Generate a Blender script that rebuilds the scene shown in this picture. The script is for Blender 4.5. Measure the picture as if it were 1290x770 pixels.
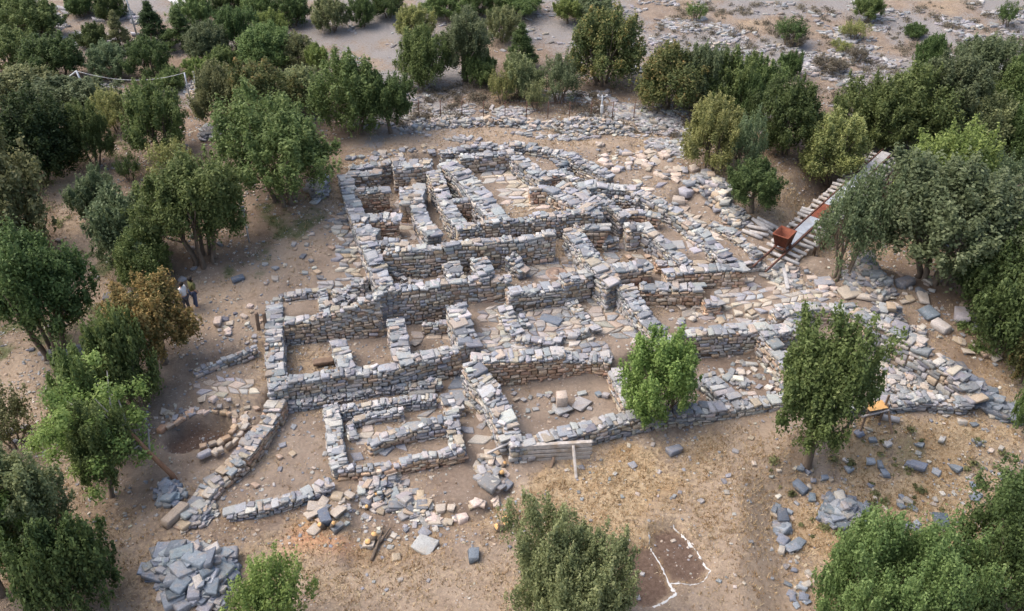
import bpy, math, random
import numpy as np
from mathutils import Vector
rng = np.random.default_rng(7); random.seed(7)
R = math.radians
for o in list(bpy.data.objects): bpy.data.objects.remove(o)
scn = bpy.context.scene; COL = scn.collection

# ------------------------------------------------------------------ camera, sky, sun
F = 1100.0; CH = 25.4; TH = R(35)
cam = bpy.data.objects.new('camera', bpy.data.cameras.new('camera')); COL.objects.link(cam)
cam.location = (0, 0, CH); cam.rotation_euler = (R(90) - TH, 0, 0)
cam.data.sensor_width = 36; cam.data.lens = 36 * F / 1290; cam.data.clip_end = 5000; cam.data.clip_start = 0.5
scn.camera = cam
w = bpy.data.worlds.new('World'); scn.world = w; w.use_nodes = True
nt = w.node_tree; nt.nodes.clear()
sky = nt.nodes.new('ShaderNodeTexSky'); sky.sky_type = 'NISHITA'; sky.sun_disc = False
SUN_EL = 57; SUN_AZ = -85                      # azimuth measured from +Y towards +X
sky.sun_elevation = R(SUN_EL); sky.sun_rotation = R(SUN_AZ)
sky.air_density = 1.0; sky.dust_density = 5.0; sky.ozone_density = 0.9
bg = nt.nodes.new('ShaderNodeBackground'); bg.inputs[1].default_value = 0.15
wo = nt.nodes.new('ShaderNodeOutputWorld')
nt.links.new(sky.outputs[0], bg.inputs[0]); nt.links.new(bg.outputs[0], wo.inputs[0])
sun = bpy.data.objects.new('sun', bpy.data.lights.new('sun', 'SUN')); COL.objects.link(sun)
sun.data.energy = 0.9; sun.data.angle = R(60); sun.data.color = (1.0, 0.95, 0.88)
az, el = R(SUN_AZ), R(SUN_EL)
sd = Vector((math.sin(az) * math.cos(el), math.cos(az) * math.cos(el), math.sin(el)))
sun.rotation_euler = sd.to_track_quat('Z', 'Y').to_euler()
scn.view_settings.view_transform = 'Standard'; scn.view_settings.look = 'None'
scn.view_settings.exposure = 0.98; scn.view_settings.gamma = 1

# ------------------------------------------------------------------ pixel rays (photograph is 1290x770)
ct, st = math.cos(TH), math.sin(TH)
def ray(px, py):
    a = (px - 645) / F; b = (385 - py) / F
    return np.array([a, ct + b * st, -st + b * ct])
def P(px, py, z=0.0):
    d = ray(px, py); t = (z - CH) / d[2]
    return np.array([d[0] * t, d[1] * t, z])
def depth(p): return p[1] * ct - (p[2] - CH) * st

# ------------------------------------------------------------------ noise helper
def vnoise(x, y, s, seed=0):
    r = np.random.default_rng(seed + 101).random((256, 256))
    u = np.asarray(x) / s + 1000; v = np.asarray(y) / s + 1000
    i = np.floor(u).astype(int); j = np.floor(v).astype(int); fu = u - i; fv = v - j
    fu = fu * fu * (3 - 2 * fu); fv = fv * fv * (3 - 2 * fv)
    g = lambda a, b: r[a % 256, b % 256]
    return (g(i, j) * (1 - fu) + g(i + 1, j) * fu) * (1 - fv) + (g(i, j + 1) * (1 - fu) + g(i + 1, j + 1) * fu) * fv - 0.5
def sdf(poly, x, y):                      # negative inside
    poly = np.asarray(poly, float); n = len(poly)
    d = np.full(np.shape(x), 1e18); ins = np.zeros(np.shape(x), bool)
    for i in range(n):
        a = poly[i]; b = poly[(i + 1) % n]; e = b - a
        wx = x - a[0]; wy = y - a[1]
        t = np.clip((wx * e[0] + wy * e[1]) / (e @ e + 1e-9), 0, 1)
        d = np.minimum(d, (wx - e[0] * t) ** 2 + (wy - e[1] * t) ** 2)
        c = ((a[1] > y) != (b[1] > y))
        with np.errstate(divide='ignore', invalid='ignore'):
            xi = (b[0] - a[0]) * (y - a[1]) / (b[1] - a[1] + 1e-12) + a[0]
        ins ^= (c & (x < xi))
    d = np.sqrt(d); return np.where(ins, -d, d)
def ldist(line, x, y):
    d = np.full(np.shape(x), 1e18)
    for a, b in zip(line[:-1], line[1:]):
        a = np.asarray(a[:2]); b = np.asarray(b[:2]); e = b - a
        wx = x - a[0]; wy = y - a[1]; t = np.clip((wx * e[0] + wy * e[1]) / (e @ e + 1e-9), 0, 1)
        d = np.minimum(d, (wx - e[0] * t) ** 2 + (wy - e[1] * t) ** 2)
    return np.sqrt(d)
def sm(a, b, x):
    t = np.clip((x - a) / (b - a), 0, 1); return t * t * (3 - 2 * t)

# ------------------------------------------------------------------ terrain
def B(x, y):
    z = np.interp(y, [0, 25, 29, 32, 35, 38.5, 42, 46, 50, 60, 75, 100, 200, 1500],
                     [-.3, 0, .4, .9, 1.5, 2.2, 2.7, 3.1, 3.3, 3.8, 4.6, 6.5, 12, 30])
    z = z + 1.2 * vnoise(x, y, 26, 1) * sm(50, 75, y) + 0.35 * vnoise(x, y, 7, 2) * sm(12, 22, np.abs(x)) + 0.10 * vnoise(x, y, 2.2, 3) + 0.08 * vnoise(x, y, 0.8, 4) + .04 * vnoise(x, y, .38, 14)
    return z
# (floor height, blend width, pixel outline of the floor)
ZONES = [
 (1.3, 2.0, [(1030,265),(1120,195),(1290,215),(1290,330),(1150,345),(1050,325),(1005,318)]),
 (-.9, 2.0, [(985,640),(1060,600),(1180,600),(1290,620),(1290,800),(1000,800)]),
 (0.35, 0.5, [(355,425),(480,412),(520,400),(580,395),(600,428),(590,442),(480,468),(360,492)]),
 (0.05, 0.6, [(350,500),(580,458),(625,520),(650,570),(585,590),(420,600),(345,560)]),
 (0.0, 0.8, [(330,560),(345,515),(415,510),(425,590),(330,622),(280,625)]),
 (-.35, 0.7, [(455,640),(520,600),(600,590),(640,620),(620,650),(520,700),(450,712)]),
 (-.05, 0.4, [(510,592),(585,585),(628,612),(600,640),(545,640)]),
 (1.0, 0.6, [(596,388),(700,376),(786,360),(835,430),(770,452),(600,452)]),
 (0.25, 0.4, [(618,490),(720,482),(782,478),(800,520),(735,542),(650,558)]),
 (0.25, 0.4, [(790,470),(850,440),(900,450),(985,452),(1000,498),(860,512),(800,518)]),
 (1.2, 0.5, [(812,380),(900,378),(955,400),(950,412),(850,420)]),
 (1.6, 0.6, [(900,358),(1040,352),(1080,380),(980,392),(905,380)]),
 (1.7, 0.5, [(485,350),(600,345),(700,325),(735,318),(765,355),(700,362),(640,352),(590,362),(486,370)]),
 (1.75, 0.3, [(700,300),(760,292),(800,300),(850,328),(815,345),(770,345),(740,320)]),
 (2.0, 0.3, [(450,235),(505,232),(550,300),(530,312),(470,322)]),
 (2.15, 0.3, [(525,215),(560,215),(625,290),(560,312),(545,300)]),
 (2.8, 0.3, [(590,205),(650,202),(700,262),(660,272),(630,270)]),
 (2.35, 0.3, [(720,225),(760,232),(850,270),(900,320),(850,320),(790,290),(765,280)]),
 (1.95, 0.2, [(742,262),(762,262),(802,288),(792,298),(760,290)]),
 (2.9, 0.6, [(760,195),(800,190),(835,210),(820,225),(770,222)]),
 (2.3, 0.5, [(880,285),(925,325),(950,328),(915,290),(890,262),(862,250),(850,262)]),
 (0.3, 0.8, [(1090,455),(1130,435),(1165,470),(1185,500),(1110,505)]),
 (-.55, .22, [(206,544),(222,530),(250,520),(278,519),(288,527),(284,538),(262,549),(235,556),(212,556)], .5),
 (0.62, 0.35, [(243,490),(246,462),(285,452),(336,440),(340,480),(330,500),(260,505)]),
 (-.35, 0.25, [(820,672),(852,664),(892,718),(880,735),(842,735)]),
 (-.35, 0.25, [(790,690),(822,690),(848,745),(820,765),(790,760)]),
]
BUMPS = [  # (centre px, radius m, height m)
 ((300,240), 3.0, .3), ((1150,590), 4.5, .5), ((235,700), 2.0, .25), ((1075,650), 1.6, .35), ((1080,360), 2.4, .35), ((1160,440), 3, .35), ((207,625), 1.0, .35)]
ZW = [(q[0], q[1], [P(a, b, q[3] if len(q) > 3 else q[0])[:2] for a, b in q[2]]) for q in ZONES]
BW = [(P(c[0], c[1], .8)[:2], r, h) for c, r, h in BUMPS]
def Hf(x, y):
    z = B(x, y)
    for c, r, h in BW: z = z + h * np.exp(-((x - c[0]) ** 2 + (y - c[1]) ** 2) / r ** 2)
    for zz, bw, pl in ZW:
        d = sdf(pl, x, y) + .12 * vnoise(x, y, .9, 5)
        k = 1 - sm(-.05, bw, d)
        z = z * (1 - k) + (zz + .05 * vnoise(x, y, .9, 6) + .04 * vnoise(x, y, .35, 16)) * k
    return z
def axis(a, b, s, ends):
    v = list(np.arange(a, b, s)); st_ = s
    lo = []; x = a
    st_ = s
    while x > ends[0]: st_ *= 1.12; x -= st_; lo.append(x)
    hi = []; x = v[-1]; st_ = s
    while x < ends[1]: st_ *= 1.07 if x < 120 else 1.3; x += st_; hi.append(x)
    return np.array(lo[::-1] + v + hi)
GX = axis(-30, 30, .17, (-1500, 1500)); GY = axis(18, 56, .17, (-1500, 1500))
MX, MY = np.meshgrid(GX, GY)
MZ = Hf(MX, MY)
def H(x, y):
    x = np.asarray(x, float); y = np.asarray(y, float)
    i = np.clip(np.searchsorted(GX, x) - 1, 0, len(GX) - 2); j = np.clip(np.searchsorted(GY, y) - 1, 0, len(GY) - 2)
    u = (x - GX[i]) / (GX[i + 1] - GX[i]); v = (y - GY[j]) / (GY[j + 1] - GY[j])
    return (MZ[j, i] * (1 - u) + MZ[j, i + 1] * u) * (1 - v) + (MZ[j + 1, i] * (1 - u) + MZ[j + 1, i + 1] * u) * v
def G(px, py):                            # where the pixel's ray meets the ground
    d = ray(px, py); tt = np.linspace(15, 200, 3700)
    x = d[0] * tt; y = d[1] * tt; z = CH + d[2] * tt
    k = np.argmax(z < H(x, y)); return np.array([x[k], y[k], float(H(x[k], y[k]))])

# ------------------------------------------------------------------ materials
def new_mat(name):
    m = bpy.data.materials.new(name); m.use_nodes = True; n = m.node_tree; n.nodes.clear()
    out = n.nodes.new('ShaderNodeOutputMaterial'); return m, n, out
class N:
    def __init__(s, nt): s.t = nt
    def __call__(s, kind, **kw):
        n = s.t.nodes.new(kind)
        for k, v in kw.items(): setattr(n, k, v)
        return n
    def l(s, a, b): s.t.links.new(a, b)
    def noise(s, vec, scale, detail=4, rough=.55):
        n = s('ShaderNodeTexNoise'); n.inputs['Scale'].default_value = scale; n.inputs['Detail'].default_value = detail; n.inputs['Roughness'].default_value = rough
        s.l(vec, n.inputs['Vector']); return n.outputs['Fac']
    def ramp(s, fac, stops):
        n = s('ShaderNodeValToRGB'); e = n.color_ramp.elements
        while len(e) < len(stops): e.new(.5)
        for k, (p, c) in enumerate(stops): e[k].position = p; e[k].color = (*c, 1) if len(c) == 3 else c
        s.l(fac, n.inputs[0]); return n.outputs[0]
    def mix(s, fac, a, b, mode='MIX'):
        n = s('ShaderNodeMix', data_type='RGBA', blend_type=mode)
        for sock, v in ((n.inputs[0], fac), (n.inputs[6], a), (n.inputs[7], b)):
            if hasattr(v, 'links'): s.l(v, sock)
            else: sock.default_value = v if isinstance(v, (int, float)) else (*v, 1)
        return n.outputs[2]
    def math(s, op, a, b=0.0):
        n = s('ShaderNodeMath', operation=op)
        for sock, v in ((n.inputs[0], a), (n.inputs[1], b)):
            if hasattr(v, 'links'): s.l(v, sock)
            else: sock.default_value = v
        return n.outputs[0]
def g3(v): return (v, v, v)
def stone_material():
    m, t, out = new_mat('limestone'); n = N(t)
    co = n('ShaderNodeNewGeometry').outputs['Position']; at = n('ShaderNodeAttribute', attribute_name='col').outputs['Color']
    a = n.noise(co, 3.1, 6, .65); b = n.noise(co, 17, 5, .7)
    c = n.mix(1.0, at, n.ramp(b, [(.25, g3(.62)), (.5, g3(1.0)), (.78, g3(1.28))]), 'MULTIPLY')
    c = n.mix(n.ramp(a, [(.52, g3(0)), (.72, g3(.55))]), c, (.40, .31, .22))
    c = n.mix(n.ramp(n.noise(co, 6.3, 5, .7), [(.60, g3(0)), (.70, g3(.65))]), c, (.50, .50, .50))
    p = n('ShaderNodeBsdfPrincipled'); n.l(c, p.inputs['Base Color']); p.inputs['Roughness'].default_value = .88
    p.inputs['Specular IOR Level'].default_value = .25
    bp = n('ShaderNodeBump'); bp.inputs['Strength'].default_value = .6; bp.inputs['Distance'].default_value = .04
    n.l(n.math('ADD', b, n.noise(co, 55, 3)), bp.inputs['Height']); n.l(bp.outputs[0], p.inputs['Normal'])
    n.l(p.outputs[0], out.inputs[0]); return m
def plain(name, c1, c2, scale=6, rough=.85, stretch=(1, 1, 1), metal=0, bump=.3, c3=None):
    m, t, out = new_mat(name); n = N(t)
    tc = n('ShaderNodeTexCoord').outputs['Object']; mp = n('ShaderNodeMapping'); mp.inputs['Scale'].default_value = stretch; n.l(tc, mp.inputs[0])
    f = n.noise(mp.outputs[0], scale, 6, .65)
    c = n.ramp(f, [(.3, c1), (.7, c2)])
    if c3: c = n.mix(n.ramp(n.noise(tc, scale * .4, 4), [(.5, g3(0)), (.65, g3(1))]), c, c3)
    p = n('ShaderNodeBsdfPrincipled'); n.l(c, p.inputs['Base Color']); p.inputs['Roughness'].default_value = rough; p.inputs['Metallic'].default_value = metal
    bp = n('ShaderNodeBump'); bp.inputs['Strength'].default_value = bump; bp.inputs['Distance'].default_value = .02
    n.l(f, bp.inputs['Height']); n.l(bp.outputs[0], p.inputs['Normal'])
    n.l(p.outputs[0], out.inputs[0]); return m
STONE = stone_material()
EARTH = plain('packed_earth', (.20, .145, .10), (.34, .26, .19), 9)
RUST = plain('rusted_iron', (.10, .03, .017), (.24, .065, .03), 7, .8, c3=(.20, .06, .03))
RUSTDARK = plain('rusted_rail', (.07, .03, .022), (.16, .07, .045), 9, .7)
TIMBER = plain('weathered_timber', (.30, .275, .25), (.54, .50, .46), 5, .9, (1, 1, 1), c3=(.33, .27, .21))
TIMBERB = plain('pale_grey_timber', (.28, .27, .27), (.50, .49, .48), 5, .9, c3=(.34, .30, .27))
TIMBERD = plain('brown_timber', (.12, .08, .055), (.22, .155, .11), 5, .9)
SHEET = plain('zinc_sheet', (.30, .33, .37), (.48, .51, .55), 3, .55, metal=.2, c3=(.36, .36, .37))
ORANGEW = plain('fresh_plywood', (.55, .30, .10), (.66, .40, .16), 6, .7)
CUTWOOD = plain('freshly_cut_wood', (.60, .33, .12), (.75, .48, .22), 14, .8)
METALP = plain('galvanised_steel', (.36, .38, .40), (.50, .52, .54), 6, .45, metal=.4)
WHITEP = plain('white_cloth', (.42, .42, .42), (.66, .66, .65), 5, .8)
BARK = plain('bark', (.085, .062, .045), (.21, .165, .125), 7, .95, (1, 1, .25), bump=.8)
BARKG = plain('grey_dead_wood', (.22, .20, .19), (.36, .34, .32), 7, .95, (1, 1, .3), bump=.6)
BARKR = plain('reddish_bark', (.20, .10, .055), (.34, .19, .11), 7, .95, (1, 1, .3), bump=.6)

def leaf_material(name, pal):
    m, t, out = new_mat(name); n = N(t)
    at = n('ShaderNodeAttribute', attribute_name='rnd').outputs['Fac']
    oi = n('ShaderNodeObjectInfo').outputs['Random']
    c = n.ramp(at, [(i / (len(pal) - 1) * .9 + .05, p) for i, p in enumerate(pal)])
    hs = n('ShaderNodeHueSaturation'); n.l(c, hs.inputs['Color'])
    n.l(n.math('ADD', n.math('MULTIPLY', oi, .03), .485), hs.inputs['Hue']); n.l(n.math('ADD', n.math('MULTIPLY', oi, .35), .82), hs.inputs['Value'])
    d = n('ShaderNodeBsdfPrincipled'); d.inputs['Roughness'].default_value = .6; d.inputs['Specular IOR Level'].default_value = .25
    tr = n('ShaderNodeBsdfTranslucent'); mx = n('ShaderNodeMixShader'); mx.inputs[0].default_value = .42
    n.l(hs.outputs[0], d.inputs['Base Color']); n.l(hs.outputs[0], tr.inputs[0]); n.l(d.outputs[0], mx.inputs[1]); n.l(tr.outputs[0], mx.inputs[2])
    n.l(mx.outputs[0], out.inputs[0]); return m
LEAF = {
 'dark':   leaf_material('leaves_dark_green', [(0.038,0.062,0.023), (0.075,0.115,0.039), (0.126,0.181,0.061), (0.193,0.256,0.097)]),
 'mid':    leaf_material('leaves_mid_green', [(0.060,0.093,0.032), (0.117,0.168,0.055), (0.192,0.251,0.086), (0.284,0.346,0.138)]),
 'bright': leaf_material('leaves_bright_green', [(0.089,0.135,0.039), (0.168,0.233,0.065), (0.262,0.337,0.099), (0.381,0.450,0.162)]),
 'olive':  leaf_material('leaves_olive_green', [(0.095,0.112,0.051), (0.168,0.190,0.086), (0.269,0.286,0.131), (0.397,0.395,0.204)]),
 'yellow': leaf_material('leaves_yellow_green', [(0.140,0.163,0.060), (0.241,0.265,0.095), (0.367,0.372,0.139), (0.450,0.450,0.206)]),
 'grey':   leaf_material('leaves_grey_green', [(0.075,0.105,0.050), (0.129,0.169,0.081), (0.197,0.242,0.125), (0.283,0.330,0.184)]),
 'orange': leaf_material('leaves_turning_orange', [(0.103,0.119,0.047), (0.216,0.192,0.071), (0.368,0.253,0.098), (0.450,0.326,0.134)]),
 'rusty':  leaf_material('leaves_green_with_rust', [(0.059,0.084,0.034), (0.114,0.144,0.052), (0.202,0.207,0.078), (0.403,0.272,0.110)]),
 'vdark':  leaf_material('leaves_very_dark_green', [(0.024,0.038,0.017), (0.044,0.069,0.027), (0.072,0.107,0.037), (0.111,0.151,0.056)]),
 'brown':  leaf_material('leaves_dry_grey_brown', [(0.094,0.082,0.064), (0.158,0.136,0.101), (0.222,0.190,0.142), (0.277,0.245,0.174)]),
}

# ------------------------------------------------------------------ mesh helpers
def mesh_from(name, V, Q, T=None, attr=None, attrtype=None):
    me = bpy.data.meshes.new(name); V = np.asarray(V, np.float32).reshape(-1, 3)
    Q = np.asarray(Q, np.int32).reshape(-1, 4); T = np.zeros((0, 3), np.int32) if T is None else np.asarray(T, np.int32).reshape(-1, 3)
    me.vertices.add(len(V)); me.vertices.foreach_set('co', V.ravel())
    li = np.concatenate([Q.ravel(), T.ravel()]); me.loops.add(len(li)); me.loops.foreach_set('vertex_index', li)
    me.polygons.add(len(Q) + len(T))
    me.polygons.foreach_set('loop_start', np.concatenate([np.arange(len(Q)) * 4, len(Q) * 4 + np.arange(len(T)) * 3]).astype(np.int32))
    me.update(calc_edges=True)
    if attr is not None:
        if attrtype == 'rnd':
            a = me.attributes.new('rnd', 'FLOAT', 'POINT'); a.data.foreach_set('value', np.asarray(attr, np.float32))
        else:
            a = me.attributes.new('col', 'FLOAT_COLOR', 'POINT'); c = np.ones((len(V), 4), np.float32); c[:, :3] = attr; a.data.foreach_set('color', c.ravel())
    return me
def link(name, me, mat=None, parent=None, loc=None):
    o = bpy.data.objects.new(name, me); COL.objects.link(o)
    if mat and me and not me.materials: me.materials.append(mat)
    if parent: o.parent = parent
    if loc is not None: o.location = loc
    return o
def tag(o, label=None, cat=None, group=None, kind=None):
    if label: o['label'] = label
    if cat: o['category'] = cat
    if group: o['group'] = group
    if kind: o['kind'] = kind
    return o
def empty(name, loc, label, cat, group=None):
    o = bpy.data.objects.new(name, None); COL.objects.link(o); o.location = loc; o.empty_display_size = .2
    return tag(o, label, cat, group)

SG = np.array([[(i & 1) * 2 - 1, ((i >> 1) & 1) * 2 - 1, ((i >> 2) & 1) * 2 - 1] for i in range(8)], float)
def template(c):
    V = []; 
    for k in range(8):
        for a in range(3):
            p = SG[k] * c; p[a] = SG[k][a]; V.append(p)
    V = np.array(V); Q = []; T = []
    def add(f):
        v = V[f]; nrm = np.cross(v[1] - v[0], v[2] - v[0])
        if nrm @ v.mean(0) < 0: f = f[::-1]
        (Q if len(f) == 4 else T).append(f)
    idx = lambda s, a: (int(s[0] > 0) + 2 * int(s[1] > 0) + 4 * int(s[2] > 0)) * 3 + a
    for a in range(3):
        b, d = (a + 1) % 3, (a + 2) % 3
        for s in (-1, 1):
            f = []
            for p, q in ((-1, -1), (1, -1), (1, 1), (-1, 1)):
                k = [0, 0, 0]; k[a] = s; k[b] = p; k[d] = q; f.append(idx(k, a))
            add(f)
        for s in (-1, 1):
            for r in (-1, 1):
                k0 = [0, 0, 0]; k0[b] = s; k0[d] = r; k0[a] = -1; k1 = list(k0); k1[a] = 1
                add([idx(k0, b), idx(k1, b), idx(k1, d), idx(k0, d)])
    for k in range(8): add([k * 3, k * 3 + 1, k * 3 + 2])
    Wt = np.prod(1 + V[:, None, :] * SG[None, :, :], axis=2) / 8
    return Wt, np.array(Q), np.array(T)
TPL = {c: template(c) for c in (.62, .8, .9)}
def stones_mesh(name, corners, cols, c=.9):
    Wt, Q, T = TPL[c]; corners = np.asarray(corners); n = len(corners)
    V = np.einsum('vk,nkd->nvd', Wt, corners)
    off = (np.arange(n) * 24)[:, None, None]
    return mesh_from(name, V.reshape(-1, 3), (Q[None] + off).reshape(-1, 4), (T[None] + off).reshape(-1, 3), np.repeat(cols, 24, axis=0))
def boxes(cen, half, yaw, jit=.2, tilt=.06, r=None):
    r = r or rng; cen = np.asarray(cen, float); half = np.asarray(half, float); yaw = np.asarray(yaw, float); n = len(cen)
    L = SG[None] * half[:, None, :] * (1 + r.uniform(-jit, jit * .35, (n, 8, 3)))
    tx = r.normal(0, tilt, n)[:, None]; ty = r.normal(0, tilt, n)[:, None]
    z = L[..., 2] + L[..., 0] * tx + L[..., 1] * ty
    cy, sy = np.cos(yaw)[:, None], np.sin(yaw)[:, None]
    x = L[..., 0] * cy - L[..., 1] * sy; y = L[..., 0] * sy + L[..., 1] * cy
    return np.stack([x, y, z], -1) + cen[:, None, :]
PAL = {
 'cap':  ([(.245,.26,.28), (.315,.325,.34), (.39,.39,.385), (.48,.465,.44), (.37,.32,.265), (.185,.195,.215)], [.23,.28,.21,.09,.12,.07]),
 'face': ([(.45,.36,.275), (.40,.30,.215), (.40,.38,.36), (.33,.335,.35), (.51,.45,.38), (.27,.25,.23)], [.25,.14,.24,.16,.15,.06]),
 'warm': ([(.50,.36,.25), (.43,.28,.19), (.47,.38,.30), (.56,.46,.37)], [.35,.25,.2,.2]),
 'greyface': ([(.30,.305,.32), (.40,.385,.37), (.40,.335,.265), (.22,.235,.255), (.53,.49,.44)], [.28,.25,.2,.12,.15]),
 'pave': ([(.33,.31,.29), (.39,.355,.32), (.27,.275,.285), (.43,.37,.31), (.22,.235,.255)], [.25,.25,.2,.2,.1]),
 'deep': ([(.13,.16,.20), (.18,.21,.26), (.22,.25,.29)], [.4,.4,.2]),
 'blue': ([(.145,.17,.205), (.20,.23,.27), (.28,.305,.335), (.25,.26,.27), (.42,.39,.35)], [.24,.28,.2,.16,.12]),
 'tan':  ([(.46,.39,.32), (.52,.45,.37), (.40,.37,.34), (.36,.36,.38)], [.3,.25,.25,.2]),
 'mix':  ([(.27,.28,.295), (.36,.35,.34), (.44,.39,.33), (.19,.20,.22), (.40,.32,.24), (.53,.495,.44)], [.25,.22,.17,.13,.13,.10]),
 'rock': ([(.25,.25,.26), (.32,.32,.325), (.41,.405,.40), (.21,.195,.185), (.35,.305,.26)], [.3,.27,.18,.12,.13]),
}
def cols(pal, n, r=None):
    r = r or rng; c, p = PAL[pal]; c = np.array(c)[r.choice(len(c), n, p=p)]
    return np.clip(c * r.uniform(.78, 1.18, (n, 1)) * r.uniform(.96, 1.04, (n, 3)), 0, .8)

def tube(pts, rad, sides=7):
    pts = [np.asarray(p, float) for p in pts]; V = []; Fc = []
    for i, p in enumerate(pts):
        t = (pts[min(i + 1, len(pts) - 1)] - pts[max(i - 1, 0)]); t = t / (np.linalg.norm(t) + 1e-9)
        u = np.cross(t, [0, 0, 1.0]) if abs(t[2]) < .9 else np.cross(t, [1.0, 0, 0]); u /= np.linalg.norm(u); v = np.cross(t, u)
        for k in range(sides):
            a = 2 * math.pi * k / sides; V.append(p + rad[i] * (math.cos(a) * u + math.sin(a) * v))
    for i in range(len(pts) - 1):
        for k in range(sides):
            Fc.append((i * sides + k, i * sides + (k + 1) % sides, (i + 1) * sides + (k + 1) % sides, (i + 1) * sides + k))
    T = []
    V.append(pts[0]); V.append(pts[-1]); a, b = len(V) - 2, len(V) - 1; m = (len(pts) - 1) * sides
    for k in range(sides):
        T.append((a, (k + 1) % sides, k)); T.append((b, m + k, m + (k + 1) % sides))
    return np.array(V), np.array(Fc), np.array(T)
class MB:
    def __init__(s): s.V = []; s.Q = []; s.T = []; s.n = 0
    def add(s, V, Q, T=None):
        s.V.append(V); s.Q.append(np.asarray(Q).reshape(-1, 4) + s.n)
        if T is not None and len(T): s.T.append(np.asarray(T) + s.n)
        s.n += len(V); return s
    def tube(s, pts, rad, sides=7):
        if not hasattr(rad, '__len__'): rad = [rad] * len(pts)
        return s.add(*tube(pts, rad, sides))
    def beam(s, a, b, w_, h_, up=(0, 0, 1), bev=.92, jit=0.03):          # box from a to b
        a = np.asarray(a, float); b = np.asarray(b, float); t = b - a; L = np.linalg.norm(t); t /= L
        u = np.asarray(up, float); sd_ = np.cross(t, u); sd_ /= np.linalg.norm(sd_) + 1e-9; u = np.cross(sd_, t)
        c = (a + b) / 2; hf = np.array([L / 2, w_ / 2, h_ / 2]); l = SG * hf * (1 + np.random.default_rng(int(L * 1e4) % 9999).uniform(-jit, jit, (8, 3)) * np.array([.3, 1, 1]))
        C = c + l[:, :1] * t + l[:, 1:2] * sd_ + l[:, 2:] * u
        Wt, Q, T = TPL[.8]; Wt2, Q2, T2 = BEAMT
        return s.add(Wt2 @ C, Q2, T2)
    def build(s, name, mat, parent=None, loc=None):
        V = np.concatenate(s.V)
        if loc is not None: V = V - np.asarray(loc)
        me = mesh_from(name, V, np.concatenate(s.Q) if s.Q else [], np.concatenate(s.T) if s.T else None)
        return link(name, me, mat, parent, loc if parent is None else None)
BEAMT = template(.93)

# ------------------------------------------------------------------ ground sheet with material regions
def gpx(pl): return [G(a, b)[:2] for a, b in pl]
straw = np.clip(.35 + 1.3 * vnoise(MX, MY, 5, 21) + .8 * vnoise(MX, MY, 1.7, 22), 0, 1)
def region(pl, soft=.6, n1=.5):
    p = gpx(pl) if not hasattr(pl, 'shape') else pl
    d = sdf(p, MX, MY) + n1 * 2 * vnoise(MX, MY, 1.4, 23) + n1 * vnoise(MX, MY, .5, 24)
    return 1 - sm(-soft, soft, d)
def stroke(pl, wid, soft=.5):
    d = ldist(gpx(pl), MX, MY) + .5 * vnoise(MX, MY, 1.1, 25); return 1 - sm(wid - soft, wid + soft, d)
strawR = region([(560,640),(700,590),(870,535),(1110,520),(1230,520),(1290,560),(1290,769),(590,769),(300,769),(290,700),(400,650)], 1.2, .9)
strawR = np.maximum(strawR, .85 * region([(900,200),(1010,215),(1050,260),(985,290),(960,262),(900,235)], 1.2))
strawR = np.maximum(strawR, .6 * region([(0,500),(60,480),(100,560),(180,640),(180,769),(0,769)], 1.2))
strawR = np.maximum(strawR, .7 * region([(600,172),(760,165),(760,180),(860,200),(700,182)], .8))
straw = np.clip(np.maximum(straw * .45, strawR * (.75 + .7 * vnoise(MX, MY, 1.6, 26) + .4 * vnoise(MX, MY, .6, 27))), 0, 1)
green = .85 * np.maximum.reduce([stroke([(395,268),(360,300),(325,335),(300,345)], .8), stroke([(340,250),(355,275)], .9), stroke([(10,430),(40,420),(75,430)], 1.3), stroke([(100,395),(150,400),(120,430)], .9), stroke([(90,470),(60,500)], .6), stroke([(130,340),(160,360)], .6), .6 * stroke([(1100,560),(1150,580),(1180,620)], .9), .5 * stroke([(1060,580),(1100,620)], .9)]) * (0.6 + 1.2 * vnoise(MX, MY, .9, 28) + .8 * vnoise(MX, MY, .3, 29))
path = np.maximum.reduce([stroke([(425,262),(380,310),(330,345),(250,380),(290,400)], 1.1), stroke([(460,182),(620,170),(700,172),(770,190)], .9), .9 * stroke([(60,560),(20,480),(60,440),(110,380),(130,320),(110,280),(90,230)], 1.2), .8 * stroke([(960,769),(930,680),(950,600),(990,550)], 2.0, 1.5), .6 * stroke([(430,760),(520,730),(620,740)], 2.0, 1.5)])
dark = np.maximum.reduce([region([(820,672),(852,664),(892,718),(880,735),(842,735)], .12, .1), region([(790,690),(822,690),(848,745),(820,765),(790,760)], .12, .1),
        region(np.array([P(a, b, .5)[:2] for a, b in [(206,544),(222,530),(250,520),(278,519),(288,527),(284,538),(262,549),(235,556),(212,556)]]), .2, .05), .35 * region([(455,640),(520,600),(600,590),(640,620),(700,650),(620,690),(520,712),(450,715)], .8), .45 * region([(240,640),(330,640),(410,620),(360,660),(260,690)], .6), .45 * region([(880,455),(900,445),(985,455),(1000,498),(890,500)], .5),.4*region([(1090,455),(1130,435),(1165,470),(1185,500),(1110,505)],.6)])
ruin = region([(335,360),(430,215),(520,180),(700,180),(860,235),(960,330),(1080,350),(1250,500),(1240,520),(1120,515),(870,535),(640,590),(430,640),(330,650),(230,660),(230,460)], 1.5, .9)
rocky = np.maximum.reduce([.8 * sm(56, 66, MY), region([(860,0),(1290,0),(1290,180),(1000,190),(920,110),(700,60)], 5, 2.5), region([(430,20),(560,20),(620,150),(470,180),(430,120)], 3, 2), region([(120,100),(250,100),(260,140),(120,140)], 2), .7 * region([(450,125),(860,115),(870,180),(760,165),(500,170)], 1.5)]) * np.clip(.75 + 1.0 * vnoise(MX, MY, 4, 30) + .7 * vnoise(MX, MY, 1.2, 31), 0, 1)
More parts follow.
